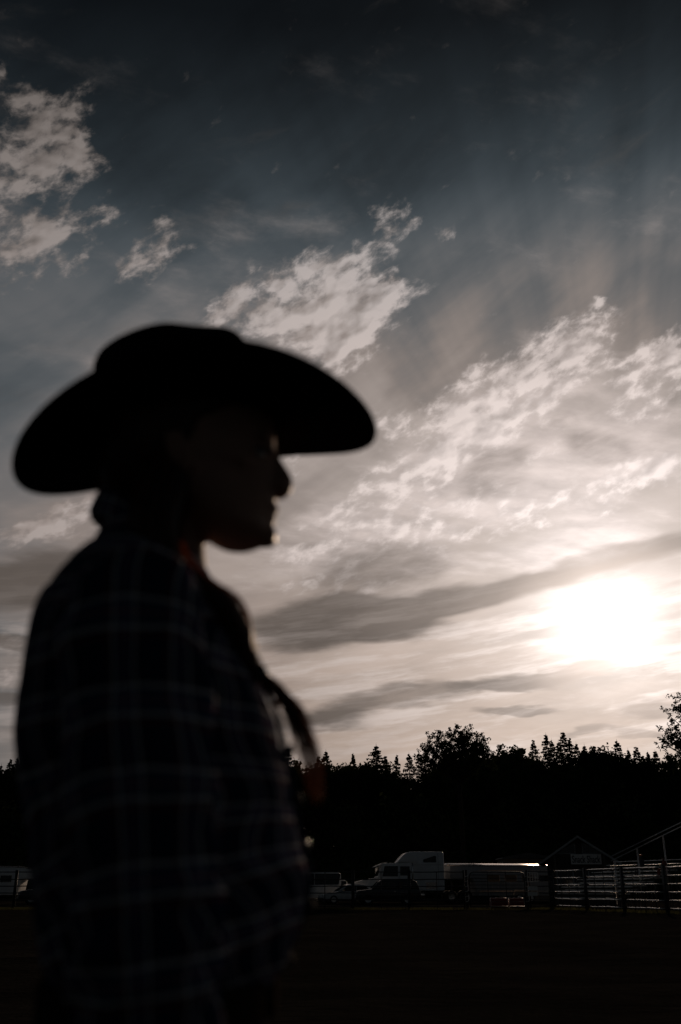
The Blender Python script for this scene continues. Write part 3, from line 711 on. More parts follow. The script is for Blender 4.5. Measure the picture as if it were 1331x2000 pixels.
def leaf_clump(bm, c, r, n, rg, size):
    for _ in range(n):
        d = Vector((rg.gauss(0, 1), rg.gauss(0, 1), rg.gauss(0, .8))).normalized() * r * rg.random() ** .5
        p = c + d; a = Vector((rg.uniform(-1, 1), rg.uniform(-1, 1), rg.uniform(-1, 1))).normalized(); b = a.orthogonal().normalized()
        s = size * rg.uniform(.6, 1.3)
        bm.faces.new([bm.verts.new(p + a * s), bm.verts.new(p + b * s * .6), bm.verts.new(p - a * s * .8), bm.verts.new(p - b * s * .6)])
def broad_proto(seed, h, spread, clump=0.5, n_leaf=26, leaf=0.16, levels=4, base=0.25, up=0.35, kids=(2, 4), dens=1.0):
    """broadleaf tree: trunk, forking limbs, clumps of leaves along the twigs"""
    rg = random.Random(seed); lg = random.Random(seed + 999); tr = bmesh.new(); cr = bmesh.new()
    def grow(p, d, L, r, lv):
        q = p + d * L * .5 + Vector((rg.uniform(-.06, .06) * L, rg.uniform(-.06, .06) * L, 0)); e = p + d * L
        tube(tr, [p, q, e], [r, r * .8, r * .58], 6 if lv > 1 else 4, False)
        if lv <= 1:
            for t in (.3, .65, 1.0):
                if lg.random() < .86 * dens: leaf_clump(cr, p.lerp(e, t) + Vector((lg.gauss(0, .12), lg.gauss(0, .12), lg.gauss(0, .12))), clump * lg.uniform(.55, 1.2), n_leaf, lg, leaf)
        if lv == 0: return
        for k in range(rg.randint(*kids)):
            ax = Vector((rg.gauss(0, 1), rg.gauss(0, 1), rg.gauss(0, .4) + up)).normalized()
            nd = (d * .75 + ax * .85).normalized(); nd.z = max(nd.z, -.12)
            grow(p.lerp(e, rg.uniform(.6, 1.0)), nd.normalized(), L * rg.uniform(.58, .82), r * .55, lv - 1)
    tb = h * base; r0 = h * .018 + .04
    tube(tr, [(0, 0, -.3), (.06, .03, tb * .5), (0, 0, tb)], [r0 * 1.35, r0 * 1.05, r0], 9)
    for k in range(5):
        a = k / 5 * 6.28 + rg.uniform(-.4, .4); d = Vector((math.cos(a) * spread / h * 1.6, math.sin(a) * spread / h * 1.6, 1.0 if k else 1.4)).normalized()
        grow(Vector((0, 0, tb * rg.uniform(.75, 1.0))), d, h * (1 - base) * rg.uniform(.32, .42), r0 * .62, levels)
    top = max((v.co.z for v in cr.verts), default=h); s = h / top
    for b in (tr, cr): bmesh.ops.scale(b, vec=(s, s, s), verts=b.verts)
    return tr, cr
def dome_proto(seed, h, rx, rz, limbs=52, clump=.36, n_leaf=15, leaf=.14):
    """spreading broadleaf: limbs arch from the trunk to a broad dome, twigs and leaf clumps on their outer halves"""
    rg = random.Random(seed); tr = bmesh.new(); cr = bmesh.new(); cz = h - rz; fork = Vector((0, 0, cz - rz * .75))
    tube(tr, [(0, 0, -.3), (.10, .05, fork.z * .5), tuple(fork)], [.34, .27, .23], 9)
    for k in range(limbs):
        a = k * 2.39996 + rg.uniform(-.3, .3); v = (k + .5) / limbs; up = 1 - 1.25 * v; q = math.sqrt(max(0, 1 - up * up)); g = rg.uniform(.72, 1.03) * (1 + .10 * math.sin(3 * a + seed))
        e = Vector((math.cos(a) * q * rx * g, math.sin(a) * q * rx * g, cz + up * rz * g)); d = e - fork
        mid = fork + d * .5 + Vector((0, 0, .10 * d.length)) + Vector((rg.gauss(0, .2), rg.gauss(0, .2), 0)); pts = [Vector(p) for p in spline([tuple(fork), tuple(mid), tuple(e)], 7)]
        tube(tr, pts, [.11, .09, .07, .055, .042, .03, .018], 5, False)
        for j in range(2, 7):
            for _ in range(3 if j > 3 else 1):
                tw = Vector((rg.gauss(0, 1), rg.gauss(0, 1), rg.gauss(.15, .8))).normalized() * rg.uniform(.35, 1.15); t0 = pts[j]
                tube(tr, [t0, t0 + tw * .55 + Vector((0, 0, .04)), t0 + tw], [.022, .015, .008], 4, False)
                for f in (.55, 1.0):
                    if rg.random() < .82: leaf_clump(cr, t0 + tw * f, clump * rg.uniform(.5, 1.1), n_leaf, rg, leaf)
    return tr, cr
def tree_thing(name, tr, cr, leafmat):
    root = empty(name); make('trunk', tr, 'bark', root, True); make('crown', cr, leafmat, root)
    note_children(root); return root
ORD = ['first', 'second', 'third', 'fourth', 'fifth', 'sixth', 'seventh', 'eighth', 'ninth', 'tenth', 'eleventh', 'twelfth', 'thirteenth', 'fourteenth', 'fifteenth', 'sixteenth', 'seventeenth', 'eighteenth', 'nineteenth', 'twentieth',
       'twenty-first', 'twenty-second', 'twenty-third', 'twenty-fourth', 'twenty-fifth', 'twenty-sixth', 'twenty-seventh', 'twenty-eighth', 'twenty-ninth', 'thirtieth']
def build_trees():
    rg = random.Random(11)
    SP = [tree_thing('spruce_tree', *spruce_proto(s, 28.0, w), 'needles') for s, w in ((1, 4.9), (2, 4.2), (3, 5.6), (4, 3.7))]
    BR = [tree_thing('birch_tree', *broad_proto(s, 25.0, 6.0, 1.05, 26, .30, 4, .30), 'leaves') for s in (21, 22, 23)]
    used = set()
    def place(protos, i, x, y, h, h0, rz, wide=1.0):
        p = protos[i % len(protos)]
        o = p if p.name not in used else copy_tree(p); used.add(p.name)
        s = h / h0; o.location = (x, y, 0); o.rotation_euler = (0, 0, rz); o.scale = (s * wide, s * wide, s); return o
    # skyline of the photograph, left to right: (px, py of the tip, s spruce / b birch, width)
    sky_l = [(-14, 1488, 's', 1), (4, 1489, 's', .8), (22, 1480, 's', .9), (36, 1476, 's', 1), (60, 1482, 's', 1), (90, 1486, 'b', 1)]
    sky_m = [(562, 1459, 's', .9), (598, 1484, 'b', 1), (622, 1472, 's', .8), (637, 1461, 's', 1), (664, 1479, 'b', .9), (690, 1468, 's', .8), (712, 1481, 'b', 1), (735, 1450, 's', 1.35), (752, 1474, 's', 1), (775, 1471, 's', .8), (799, 1467, 's', .9), (818, 1464, 's', .8), (832, 1462, 's', .9), (858, 1480, 's', 1), (882, 1484, 'b', .9), (908, 1482, 's', 1), (926, 1480, 's', .9)]
    sky_r = [(944, 1476, 's', 1), (985, 1458, 'b', 1.2), (1014, 1474, 'b', 1), (1041, 1442, 's', .8), (1066, 1429, 's', .9), (1077, 1440, 's', .7), (1090, 1443, 's', .9), (1100, 1427, 's', 1), (1112, 1437, 's', .8), (1125, 1447, 's', .8), (1141, 1450, 's', 1),
             (1159, 1456, 'b', .9), (1176, 1456, 'b', .8), (1204, 1441, 's', 1), (1226, 1458, 's', .8), (1242, 1456, 's', 1.1), (1265, 1465, 's', .9), (1279, 1462, 's', 1), (1294, 1472, 'b', .9), (1309, 1474, 's', .9), (1328, 1478, 's', 1), (1352, 1470, 'b', 1)]
    k = 0
    for row, where in ((sky_l, 'on the skyline left of the woman'), (sky_m, 'on the skyline right of her pigtail'), (sky_r, 'on the skyline right of the round-crowned tree')):
        ns = nb = 0
        for px, py, kind, wd in row:
            y = rg.uniform(197, 212); p = P(px, py, y)
            if kind == 's':
                o = place(SP, k, p.x, y, p.z, 28.25, rg.random() * 6, wd); tag(o, f'dark pointed spruce, {ORD[ns]} spruce from the left {where}', 'spruce tree', 'spruces along the skyline'); ns += 1
            else:
                o = place(BR, k, p.x, y, p.z, 25.0, rg.random() * 6, wd); tag(o, f'dark round-topped birch, {ORD[nb]} birch from the left {where}', 'birch tree', 'birches along the skyline'); nb += 1
            k += 1
    # the wood goes on behind the woman, beyond the frame and in lower ranks that close the gaps
    count = {}
    fills = []
    for i in range(118):
        px = -260 + i * 16.0 + rg.uniform(-7, 7); front = i % 2 == 0; y = rg.uniform(178, 192) if front else rg.uniform(212, 244)
        fills.append((px, y, front, rg.random() < .80))
    for i, (px, y, front, sp) in enumerate(sorted(fills)):
        hid = 60 < px < 555; out = px < -20 or px > 1350
        py = rg.uniform(1464, 1492) if (hid or out) else rg.uniform(1490, 1520) if sp else rg.uniform(1512, 1545)
        p = P(px, py, y)
        o = place(SP if sp else BR, i, p.x, y, p.z, 28.25 if sp else 25.0, rg.random() * 6, rg.uniform(.95, 1.3) if sp else rg.uniform(.75, .95))
        kind = 'spruce' if sp else 'birch'; rank = 'front' if front else 'back'
        near = ('left of the frame' if px < 0 else 'above the pale trailer' if px < 60 else 'behind the woman' if hid else 'behind the white pickup and van' if px < 690 else 'behind the white truck' if px < 868
                else 'behind the long trailer' if px < 1065 else 'behind the snack shack' if px < 1210 else 'behind the bleachers' if px < 1345 else 'right of the frame')
        n = count[kind, rank, near] = count.get((kind, rank, near), -1) + 1
        o.name = kind + '_tree'
        tag(o, f'dark {kind}, {ORD[n]} from the left in the {rank} rank {near}', f'{kind} tree', f'{kind} trees of the wood below the skyline')
    # undergrowth along the wood edge: nobody could count it
    bm = bmesh.new()
    for i in range(6400):
        px = rg.uniform(-420, 1750); y = rg.uniform(150, 186) if i % 3 else rg.uniform(186, 236); x = P(px, 1738, y).x
        hh = rg.uniform(1.5, 15.0) * (1 if y > 164 else .3)
        leaf_clump(bm, Vector((x, y, hh * rg.uniform(.2, 1))), rg.uniform(1.2, 2.8), 34, rg, .45)
    tag(make('undergrowth', bm, 'leaves'), 'dark bushes massed along the foot of the wood', 'bushes', None, 'stuff')
    # nearer broadleaf trees
    y = 112; p = P(893, 1419, y)
    t = tree_thing('cottonwood_tree', *dome_proto(5, p.z, 4.0, 3.6), 'leaves'); t.location = (p.x, y, 0)
    tag(t, 'round-crowned leafy cottonwood with open branches rising above the treeline behind the trailer', 'tree')
    y = 78; p = P(1388, 1322, y)
    t2 = tree_thing('cottonwood_tree', *dome_proto(8, p.z, 4.6, 5.2, 60, .30, 13, .12), 'leaves'); t2.location = (p.x, y, 0)
    tag(t2, 'leafy tree reaching into the frame at the right edge under the sun', 'tree')
build_trees()

# ------------------------------------------------------------------ vehicles
def wheel(parent, x, y, r, w, rim='galv'):
    bm = bmesh.new(); N = 22
    prof = [(r * .62, -w / 2), (r * .92, -w / 2), (r, -w * .32), (r, w * .32), (r * .92, w / 2), (r * .62, w / 2)]
    rr = [[Vector((x + math.cos(k / N * 6.2832) * q, y + d, r + math.sin(k / N * 6.2832) * q)) for k in range(N)] for q, d in prof]
    loft(bm, rr + [rr[0]], cap=False); bmesh.ops.remove_doubles(bm, verts=bm.verts, dist=1e-5); t = make('wheel', bm, 'tyre', parent, True)
    bm = bmesh.new()
    for sd in (-1, 1):
        rr = [[Vector((x + math.cos(k / N * 6.2832) * q, y + sd * d, r + math.sin(k / N * 6.2832) * q)) for k in range(N)] for q, d in ((r * .63, w * .42), (r * .52, w * .30), (r * .22, w * .28), (r * .18, w * .44), (.01, w * .44))]
        loft(bm, rr, cap=False)
    make('rim', bm, rim, t)
def pane(parent, pts, y, mat='glass', name='window', frame=None, th=.012):
    bm = bmesh.new(); s = -1 if y < 0 else 1
    prism(bm, pts, y, y + s * th); o = make(name, bm, mat, parent)
    if frame:
        bm = bmesh.new(); n = len(pts)
        for i in range(n):
            a, b = pts[i], pts[(i + 1) % n]; tube(bm, [(a[0], y + s * (th + .004), a[1]), (b[0], y + s * (th + .004), b[1])], .022, 5)
        make('frame', bm, frame, o)
    return o
def build_truck():
    Y = 91; sx = 2079 / Y
    t = empty('truck', (P(690, 1738, Y).x, Y, 0), R(4)); W = 1.22
    tag(t, 'white semi truck tractor with tall sleeper cab parked facing left behind the fence', 'truck')
    bm = bmesh.new(); prism(bm, [(0.05, .55), (-.02, .9), (0.0, 1.50), (.14, 1.68), (.9, 1.86), (1.95, 2.02), (1.95, .75)], -.95, .95, .07, 3)
    hood = make('hood', bm, 'white_paint', t, True)
    bm = bmesh.new()
    for k in range(9): box(bm, -.06, .0, -.52 + k * .13 - .03, -.52 + k * .13 + .03, .85, 1.48)
    make('grille', bm, 'chrome', hood)
    for s in (-1, 1):
        bm = bmesh.new(); prism(bm, [(.35, .62), (.30, 1.05), (.55, 1.32), (1.1, 1.36), (1.55, 1.15), (1.75, .62), (1.55, .62), (1.4, .95), (1.05, 1.14), (.72, .98), (.55, .62)], s * .72, s * 1.2, .03); make('fender', bm, 'white_paint', t, True)
        bm = bmesh.new(); box(bm, -.04, .10, s * .62 - .14, s * .62 + .14, 1.02, 1.28, .03); make('headlight', bm, 'lamp_glass', t)
    bm = bmesh.new(); box(bm, -.25, .1, -1.2, 1.2, .35, .72, .06); make('bumper', bm, 'chrome', t, True)
    bm = bmesh.new(); prism(bm, [(1.9, .70), (1.9, 2.05), (2.02, 2.12), (2.35, 3.02), (2.6, 3.16), (4.95, 3.22), (4.95, .70)], -W, W, .10, 3); cab = make('cab', bm, 'white_paint', t, True)
    # windscreen halves lie on the slope
    for s in (-1, 1):
        bm = bmesh.new(); a = [(2.00, s * .05, 2.16), (2.00, s * 1.05, 2.16), (2.285, s * 1.02, 2.95), (2.285, s * .05, 2.95)]
        f = [bm.verts.new(p) for p in a]; g = [bm.verts.new((p[0] - .02, p[1], p[2] + .01)) for p in a]
        bm.faces.new(f); bm.faces.new(g[::-1])
        for i in range(4): bm.faces.new((f[i], g[i], g[(i + 1) % 4], f[(i + 1) % 4]))
        make('windscreen', bm, 'glass', cab)
        pane(cab, [(2.45, 2.14), (2.62, 2.92), (3.72, 2.92), (3.72, 2.14)], s * W, frame='black_trim')
        pane(cab, [(3.95, 2.2), (3.95, 2.9), (4.72, 2.9), (4.72, 2.2)], s * W, frame='black_trim')
        bm = bmesh.new()
        for q in ((2.38, 1.0), (3.84, 1.0)): box(bm, q[0] - .008, q[0] + .008, min(s * W, s * (W + .006)), max(s * W, s * (W + .006)), 1.0, 3.0)
        door = make('door', bm, 'black_trim', cab)
        bm = bmesh.new(); box(bm, 3.55, 3.75, min(s * W, s * (W + .04)), max(s * W, s * (W + .04)), 1.88, 1.93, .008); make('handle', bm, 'chrome', door)
        bm = bmesh.new(); tube(bm, [(2.25, s * W, 2.9), (2.15, s * (W + .22), 2.88), (2.15, s * (W + .22), 2.2), (2.25, s * W, 2.15)], .015, 6); box(bm, 2.08, 2.2, s * (W + .22) - .09, s * (W + .22) + .09, 2.28, 2.82, .02); make('mirror', bm, 'white_paint', t)
        bm = bmesh.new(); tube(bm, [(4.4, s * .95, .62), (6.0, s * .95, .62)], .30, 18); make('fuel_tank', bm, 'alu', t, True)
        bm = bmesh.new(); box(bm, 2.6, 3.9, min(s * .98, s * 1.2), max(s * .98, s * 1.2), .42, .50); box(bm, 2.6, 3.9, min(s * .98, s * 1.2), max(s * .98, s * 1.2), .78, .84); make('step', bm, 'alu', t)
        bm = bmesh.new(); tube(bm, [(5.02, s * 1.10, .8), (5.02, s * 1.10, 3.9)], .075, 12); make('exhaust_stack', bm, 'chrome', t, True)
    bm = bmesh.new(); prism(bm, [(1.75, 2.86), (1.78, 2.92), (2.5, 3.20), (2.6, 3.14), (2.36, 3.0)], -1.2, 1.2, .015); make('sun_visor', bm, 'white_paint', t)
    bm = bmesh.new()
    for k in range(5): box(bm, 2.75, 2.87, -.9 + k * .45 - .08, -.9 + k * .45 + .08, 3.19, 3.28, .02)
    make('roof_marker_lights', bm, 'lamp_glass', t)
    bm = bmesh.new(); prism(bm, [(3.65, 3.2), (3.9, 3.50), (4.25, 3.86), (4.55, 4.05), (4.85, 4.11), (7.72, 4.11), (7.72, .95), (5.06, .95), (5.06, 3.2)], -1.25, 1.25, .12, 3); sl = make('sleeper', bm, 'white_paint', t, True)
    for s in (-1, 1):
        pane(sl, [(5.95, 3.26), (5.95, 3.46), (6.95, 3.76), (7.02, 3.70), (7.02, 3.26)], s * 1.25, frame='black_trim')
        bm = bmesh.new(); ya, yb = sorted((s * 1.25, s * 1.256))
        box(bm, 7.20, 7.215, ya, yb, 1.1, 4.0); box(bm, 5.06, 7.7, ya, yb, 3.03, 3.045); make('seam', bm, 'black_trim', sl)
        bm = bmesh.new(); box(bm, 6.1, 7.0, ya, yb + 0, 1.15, 1.65); make('locker_door', bm, 'alu', sl)
    bm = bmesh.new(); box(bm, .3, 10.2, -.45, .45, .62, .82, .02); make('chassis', bm, 'black_trim', t)
    for x in (1.05, 8.3, 9.6):
        for s in (-1, 1): wheel(t, x, s * (1.0 if x < 2 else .95), .5, .30 if x < 2 else .55, 'alu')
build_truck()
def build_trailer():
    Y = 93; t = empty('gooseneck_trailer', (P(872, 1738, Y).x, Y, 0), R(12))
    tag(t, 'long grey stock trailer with bright metal roof edge behind the truck', 'trailer')
    L = 9.9
    bm = bmesh.new(); prism(bm, [(0, 1.95), (0, 3.02), (.12, 3.06), (L, 3.06), (L, .55), (2.5, .55), (2.2, 1.75), (2.0, 1.95)], -1.2, 1.2, .05); b = make('body', bm, 'trailer_white', t, True)
    bm = bmesh.new()
    for s in (-1, 1): tube(bm, [(0.02, s * 1.19, 3.02), (L - .02, s * 1.19, 3.02)], .05, 10)
    tube(bm, [(.04, -1.17, 3.05), (.04, 1.17, 3.05)], .08, 8); make('roof_rail', bm, 'alu', t, True)
    bm = bmesh.new(); arch = [(-1.2 + 2.4 * k / 16, 3.05 + .19 * (1 - ((k - 8) / 8) ** 2)) for k in range(17)]
    loft(bm, [[Vector((x, y, z)) for y, z in arch] + [Vector((x, -y, 3.03)) for y, z in arch] for x in (.02, L * .33, L * .66, L - .02)]); make('roof', bm, 'alu', t, True)
    for k in range(4):
        for s in (-1, 1): pane(b, [(3.4 + k * 1.6, 1.75), (3.4 + k * 1.6, 2.25), (4.5 + k * 1.6, 2.25), (4.5 + k * 1.6, 1.75)], s * 1.2, frame='alu')
    for k in range(13):
        bm = bmesh.new(); box(bm, 2.7 + k * .56, 2.74 + k * .56, -1.215, -1.2, .62, 1.7); make('side_rib', bm, 'galv', b)
    bm = bmesh.new(); box(bm, 2.5, L, -1.22, -1.205, .9, .98); box(bm, 2.5, L, -1.22, -1.205, 2.62, 2.66); make('trim_stripe', bm, 'alu', b)
    bm = bmesh.new(); prism(bm, [(5.6, .62), (5.75, 1.05), (7.9, 1.05), (8.05, .62), (7.9, .62), (7.75, .95), (5.9, .95), (5.75, .62)], -1.36, -1.2, .01); make('fender', bm, 'alu', t)
    for x in (6.3, 7.35):
        for s in (-1, 1): wheel(t, x, s * 1.08, .38, .24, 'white_paint')
    bm = bmesh.new(); tube(bm, [(.5, 0, 1.95), (.5, 0, .95)], .06, 8); tube(bm, [(2.7, -.6, .6), (2.7, -.6, .02)], .04, 8); make('coupler', bm, 'dark_pipe', t)
build_trailer()
def car(name, label, cat, px, Y, rz, paint, kind):
    """small vehicles facing -x; kind chooses the outline"""
    t = empty(name, (P(px, 1738, Y).x, Y, 0), rz); tag(t, label, cat)
    if kind == 'sedan': L, W, r = 4.6, .88, .33; low = [(0.05, .28), (0, .55), (.10, .74), (1.25, .92), (3.85, .96), (4.5, .92), (4.6, .6), (4.55, .3)]; cabin = [(1.15, .90), (1.95, 1.40), (2.3, 1.47), (3.1, 1.46), (3.5, 1.38), (4.05, .94)]; wx = (.85, 3.65)
    elif kind == 'suv': L, W, r = 4.8, .95, .38; low = [(0.05, .35), (0, .7), (.12, .98), (1.2, 1.10), (4.7, 1.12), (4.8, .7), (4.75, .35)]; cabin = [(1.1, 1.08), (1.75, 1.66), (2.05, 1.76), (4.2, 1.74), (4.5, 1.62), (4.72, 1.1)]; wx = (.9, 3.8)
    elif kind == 'pickup': L, W, r = 5.8, 1.0, .42; low = [(0.05, .45), (0, .8), (.10, 1.10), (1.55, 1.22), (3.6, 1.24), (5.75, 1.26), (5.8, .9), (5.75, .5)]; cabin = [(1.45, 1.2), (2.05, 1.82), (2.35, 1.92), (3.35, 1.90), (3.62, 1.75), (3.72, 1.22)]; wx = (1.0, 4.55)
    else: L, W, r = 6.2, 1.05, .42; low = [(0.05, .4), (0, .8), (.15, 1.15), (.95, 1.40), (6.1, 1.45), (6.2, .8), (6.15, .4)]; cabin = [(.9, 1.38), (1.65, 2.25), (2.0, 2.42), (5.95, 2.42), (6.15, 2.25), (6.18, 1.42)]; wx = (1.1, 4.8)
    bm = bmesh.new(); prism(bm, low, -W, W, .06, 3); body = make('body', bm, paint, t, True)
    bm = bmesh.new(); prism(bm, cabin, -W * .86, W * .86, .07, 3); cb = make('cabin', bm, paint, t, True)
    c = cabin; ins = .10
    bm = bmesh.new(); a, b = Vector((c[0][0], 0, c[0][1])), Vector((c[1][0], 0, c[1][1])); nrm = Vector((-(b - a).z, 0, (b - a).x)).normalized() * .015
    q = [a.lerp(b, .12) + nrm + Vector((0, -W * .76, 0)), a.lerp(b, .12) + nrm + Vector((0, W * .76, 0)), a.lerp(b, .95) + nrm + Vector((0, W * .70, 0)), a.lerp(b, .95) + nrm + Vector((0, -W * .70, 0))]
    v0 = [bm.verts.new(p) for p in q]; v1 = [bm.verts.new(p - nrm * 1.5) for p in q]; bm.faces.new(v0); bm.faces.new(v1[::-1])
    for i in range(4): bm.faces.new((v0[i], v1[i], v1[(i + 1) % 4], v0[(i + 1) % 4]))
    bmesh.ops.recalc_face_normals(bm, faces=bm.faces); make('windscreen', bm, 'glass', cb)
    zt, zb = c[2][1] - .14, c[0][1] + .06; xm = (c[2][0] + c[3][0]) / 2
    for s in (-1, 1):
        pane(cb, [(c[1][0] - .45, zb), (c[1][0] + .08, zt), (xm - .05, zt), (xm - .05, zb)], s * W * .86, frame='black_trim')
        pane(cb, [(xm + .05, zb), (xm + .05, zt), (c[-2][0] - .05, zt), (c[-1][0] - .25, zb)], s * W * .86, frame='black_trim')
        bm = bmesh.new(); box(bm, -.02, .12, s * W * .72 - .15, s * W * .72 + .15, low[1][1] - .02, low[2][1] - .08, .03); make('headlight', bm, 'lamp_glass', t)
        bm = bmesh.new(); ya, yb = sorted((s * W, s * (W + .03))); box(bm, xm - .35, xm - .18, ya, yb, zb - .22, zb - .18, .006); make('door_handle', bm, 'chrome', t)
        bm = bmesh.new(); ya, yb = sorted((s * W * .9, s * (W + .16))); box(bm, c[0][0] + .25, c[0][0] + .38, ya, yb, zb, zb + .15, .03); make('mirror', bm, paint, t)
        for x in wx: wheel(t, x, s * (W - .1), r, .22)
    bm = bmesh.new(); box(bm, -.08, .15, -W * .95, W * .95, low[0][1] - .02, low[0][1] + .2, .04); make('bumper', bm, 'black_trim', t)
    return t
car('parked_car', 'pale silver sedan facing left just in front of the white truck', 'car', 627, 84, R(14), 'silver_paint', 'sedan')
car('white_pickup', 'white pickup parked behind the silver sedan, left of the truck hood', 'pickup truck', 600, 97, R(3), 'white_paint', 'pickup')
car('cargo_van', 'white van partly hidden behind the woman\'s waist, left of the sedan', 'van', 520, 88, R(3), 'white_paint', 'van')
car('parked_car', 'dark car parked below the pale trailer at the left edge', 'car', 38, 82, R(20), 'dark_paint', 'suv')
car('parked_car', 'silver car at the woman\'s back, half hidden by her lower back', 'car', 78, 92, R(8), 'silver_paint', 'suv')
car('parked_car', 'dark SUV in front of the white truck, hiding its lower cab', 'car', 694, 79, R(3), 'dark_paint', 'suv')
def build_left_trailer():
    Y = 96; t = empty('horse_trailer', (P(98, 1738, Y).x, Y, 0), R(0))
    tag(t, 'pale trailer with tapering nose at the left edge behind the fence', 'trailer')
    bm = bmesh.new(); prism(bm, [(0, 2.35), (-.6, 2.62), (-2.4, 2.92), (-9.0, 3.05), (-9.0, .6), (-2.6, .6), (-2.4, 1.9), (-.5, 2.1)], -1.2, 1.2, .08, 3); b = make('body', bm, 'white_paint', t, True)
    bm = bmesh.new(); tube(bm, [(-.02, -1.16, 2.42), (-.6, -1.17, 2.66), (-2.4, -1.17, 2.96), (-8.9, -1.17, 3.08)], .05, 8); make('roof_rail', bm, 'alu', t, True)
    bm = bmesh.new(); box(bm, -1.2, -.2, -.8, .5, 2.65, 3.02, .05); make('roof_unit', bm, 'trailer_white', t)
    for k in range(3): pane(b, [(-4.2 - k * 1.6, 1.7), (-4.2 - k * 1.6, 2.25), (-3.2 - k * 1.6, 2.25), (-3.2 - k * 1.6, 1.7)], -1.2, frame='alu')
    for x in (-6.2, -7.2):
        for s in (-1, 1): wheel(t, x, s * 1.05, .38, .24)
    bm = bmesh.new(); tube(bm, [(-.7, 0, 2.1), (-.7, 0, .0)], .06, 8); make('coupler', bm, 'dark_pipe', t)
build_left_trailer()

# ------------------------------------------------------------------ fence round the arena
FA, FB = P(1080, 1738, 61), P(1395, 1738, 47)           # the right-hand run comes towards us
def panel(a, b, zs, label, posts, mat, thick, rail_r, group, name='fence_panel', top_round=False):
    a, b = Vector((a.x, a.y, 0)), Vector((b.x, b.y, 0)); d = b - a; L = d.length
    t = empty(name, a, math.atan2(d.y, d.x)); tag(t, label, 'fence panel', group); rg = random.Random(int(a.x * 10) + 5)
    for z in zs:
        bm = bmesh.new(); n = 5; tube(bm, [(L * i / n, 0, z + (rg.uniform(-.012, .012) if 0 < i < n else 0)) for i in range(n + 1)], rail_r, 7); make('rail', bm, mat, t, True)
    for i in range(posts + 1):
        x = L * i / posts; main = i in (0, posts)
        bm = bmesh.new(); dx = .04 if i == 0 else -.04 if i == posts else 0
        tube(bm, [(x + dx, .0 if main else .03, 0), (x + dx, .0 if main else .03, zs[-1] + (thick[2] if main else .02))], thick[0] if main else thick[1], 7); make('post' if main else 'stay', bm, 'dark_pipe', t, True)
    return t
ORDN = ORD
def build_fence():
    Y = 61; zL = [.16, .52, .87, 1.23, 1.60, 2.0]
    # left run, almost square to the camera
    edges = [-190, -80, 30, 140, 250, 360, 470, 580, 690, 800, 908]
    for i, (x0, x1) in enumerate(zip(edges, edges[1:])):
        a, b = P(x0, 1738, Y), P(x1, 1738, Y)
        where = 'at the left edge of the frame' if x1 < 150 else 'behind the woman' if x1 < 600 else 'in front of the silver sedan' if x1 < 700 else 'in front of the truck cab' if x1 < 810 else 'in front of the sleeper cab'
        if x1 < 150: where = ['beyond', 'at', 'just inside'][i] + ' the left edge of the frame'
        elif x1 < 600: where = f'hidden behind the woman, {ORD[i - 3]} panel from her back'
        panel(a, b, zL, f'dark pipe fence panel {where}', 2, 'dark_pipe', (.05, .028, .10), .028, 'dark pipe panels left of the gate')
    # gate with close rails and round corners
    a, b = P(918, 1738, Y), P(1026, 1738, Y)
    g = empty('arena_gate', (a.x, Y, 0)); tag(g, 'dark close-railed arena gate with round corners in front of the trailer', 'gate'); L = (b - a).x
    bm = bmesh.new(); pts = [(.0, 0, .15), (.0, 0, 1.75), (.06, 0, 1.92), (.22, 0, 2.0), (L - .22, 0, 2.0), (L - .06, 0, 1.92), (L, 0, 1.75), (L, 0, .15)]; tube(bm, pts, .03, 8); tube(bm, [(0, 0, .15), (L, 0, .15)], .03, 8); make('gate_frame', bm, 'dark_pipe', g, True)
    for z in (.40, .64, .88, 1.10, 1.30, 1.48, 1.66, 1.84):
        bm = bmesh.new(); tube(bm, [(0, 0, z), (L, 0, z)], .02, 6); make('rail', bm, 'dark_pipe', g, True)
    for x in (L * .33, L * .66):
        bm = bmesh.new(); tube(bm, [(x, .02, .15), (x, .02, 2.0)], .022, 6); make('stay', bm, 'dark_pipe', g, True)
    bm = bmesh.new(); tube(bm, [(L + .02, -.04, 1.05), (L + .2, -.04, 1.05)], .02, 6); make('latch', bm, 'galv', g)
    for px, lab in ((912, 'left gate post wound with pale tape in front of the trailer'), (1030, 'gate post between the arena gate and the notice boards'), (1078, 'heavy corner post where the bright fence run begins')):
        p = P(px, 1738, Y); t = empty('gate_post', (p.x, Y, 0)); tag(t, lab, 'post')
        bm = bmesh.new(); tube(bm, [(0, 0, 0), (0, 0, 2.12)], .07, 10); make('shaft', bm, 'dark_pipe', t, True)
        bm = bmesh.new()
        for k in range(6):
            z = .45 + k * .27; tube(bm, [(.085 * math.cos(q), .085 * math.sin(q), z + .02 * q) for q in (-3.0, -2.3, -1.6, -.9, -.2)], .018, 5)
        make('tape', bm, 'sign_white' if px < 1000 else 'galv', t)
    panel(P(1034, 1738, Y), P(1076, 1738, Y), zL, 'short dark pipe panel holding the notice boards', 1, 'dark_pipe', (.05, .028, .08), .028, None)
    # bright run on the right
    N = 4; zR = [.20, .56, .93, 1.29, 1.66, 2.04]
    for i in range(N):
        a, b = FA.lerp(FB, i / N), FA.lerp(FB, (i + 1) / N)
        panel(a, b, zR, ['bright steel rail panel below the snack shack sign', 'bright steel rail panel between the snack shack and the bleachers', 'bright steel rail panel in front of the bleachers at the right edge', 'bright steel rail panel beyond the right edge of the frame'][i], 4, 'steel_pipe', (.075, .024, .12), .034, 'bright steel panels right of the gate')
build_fence()
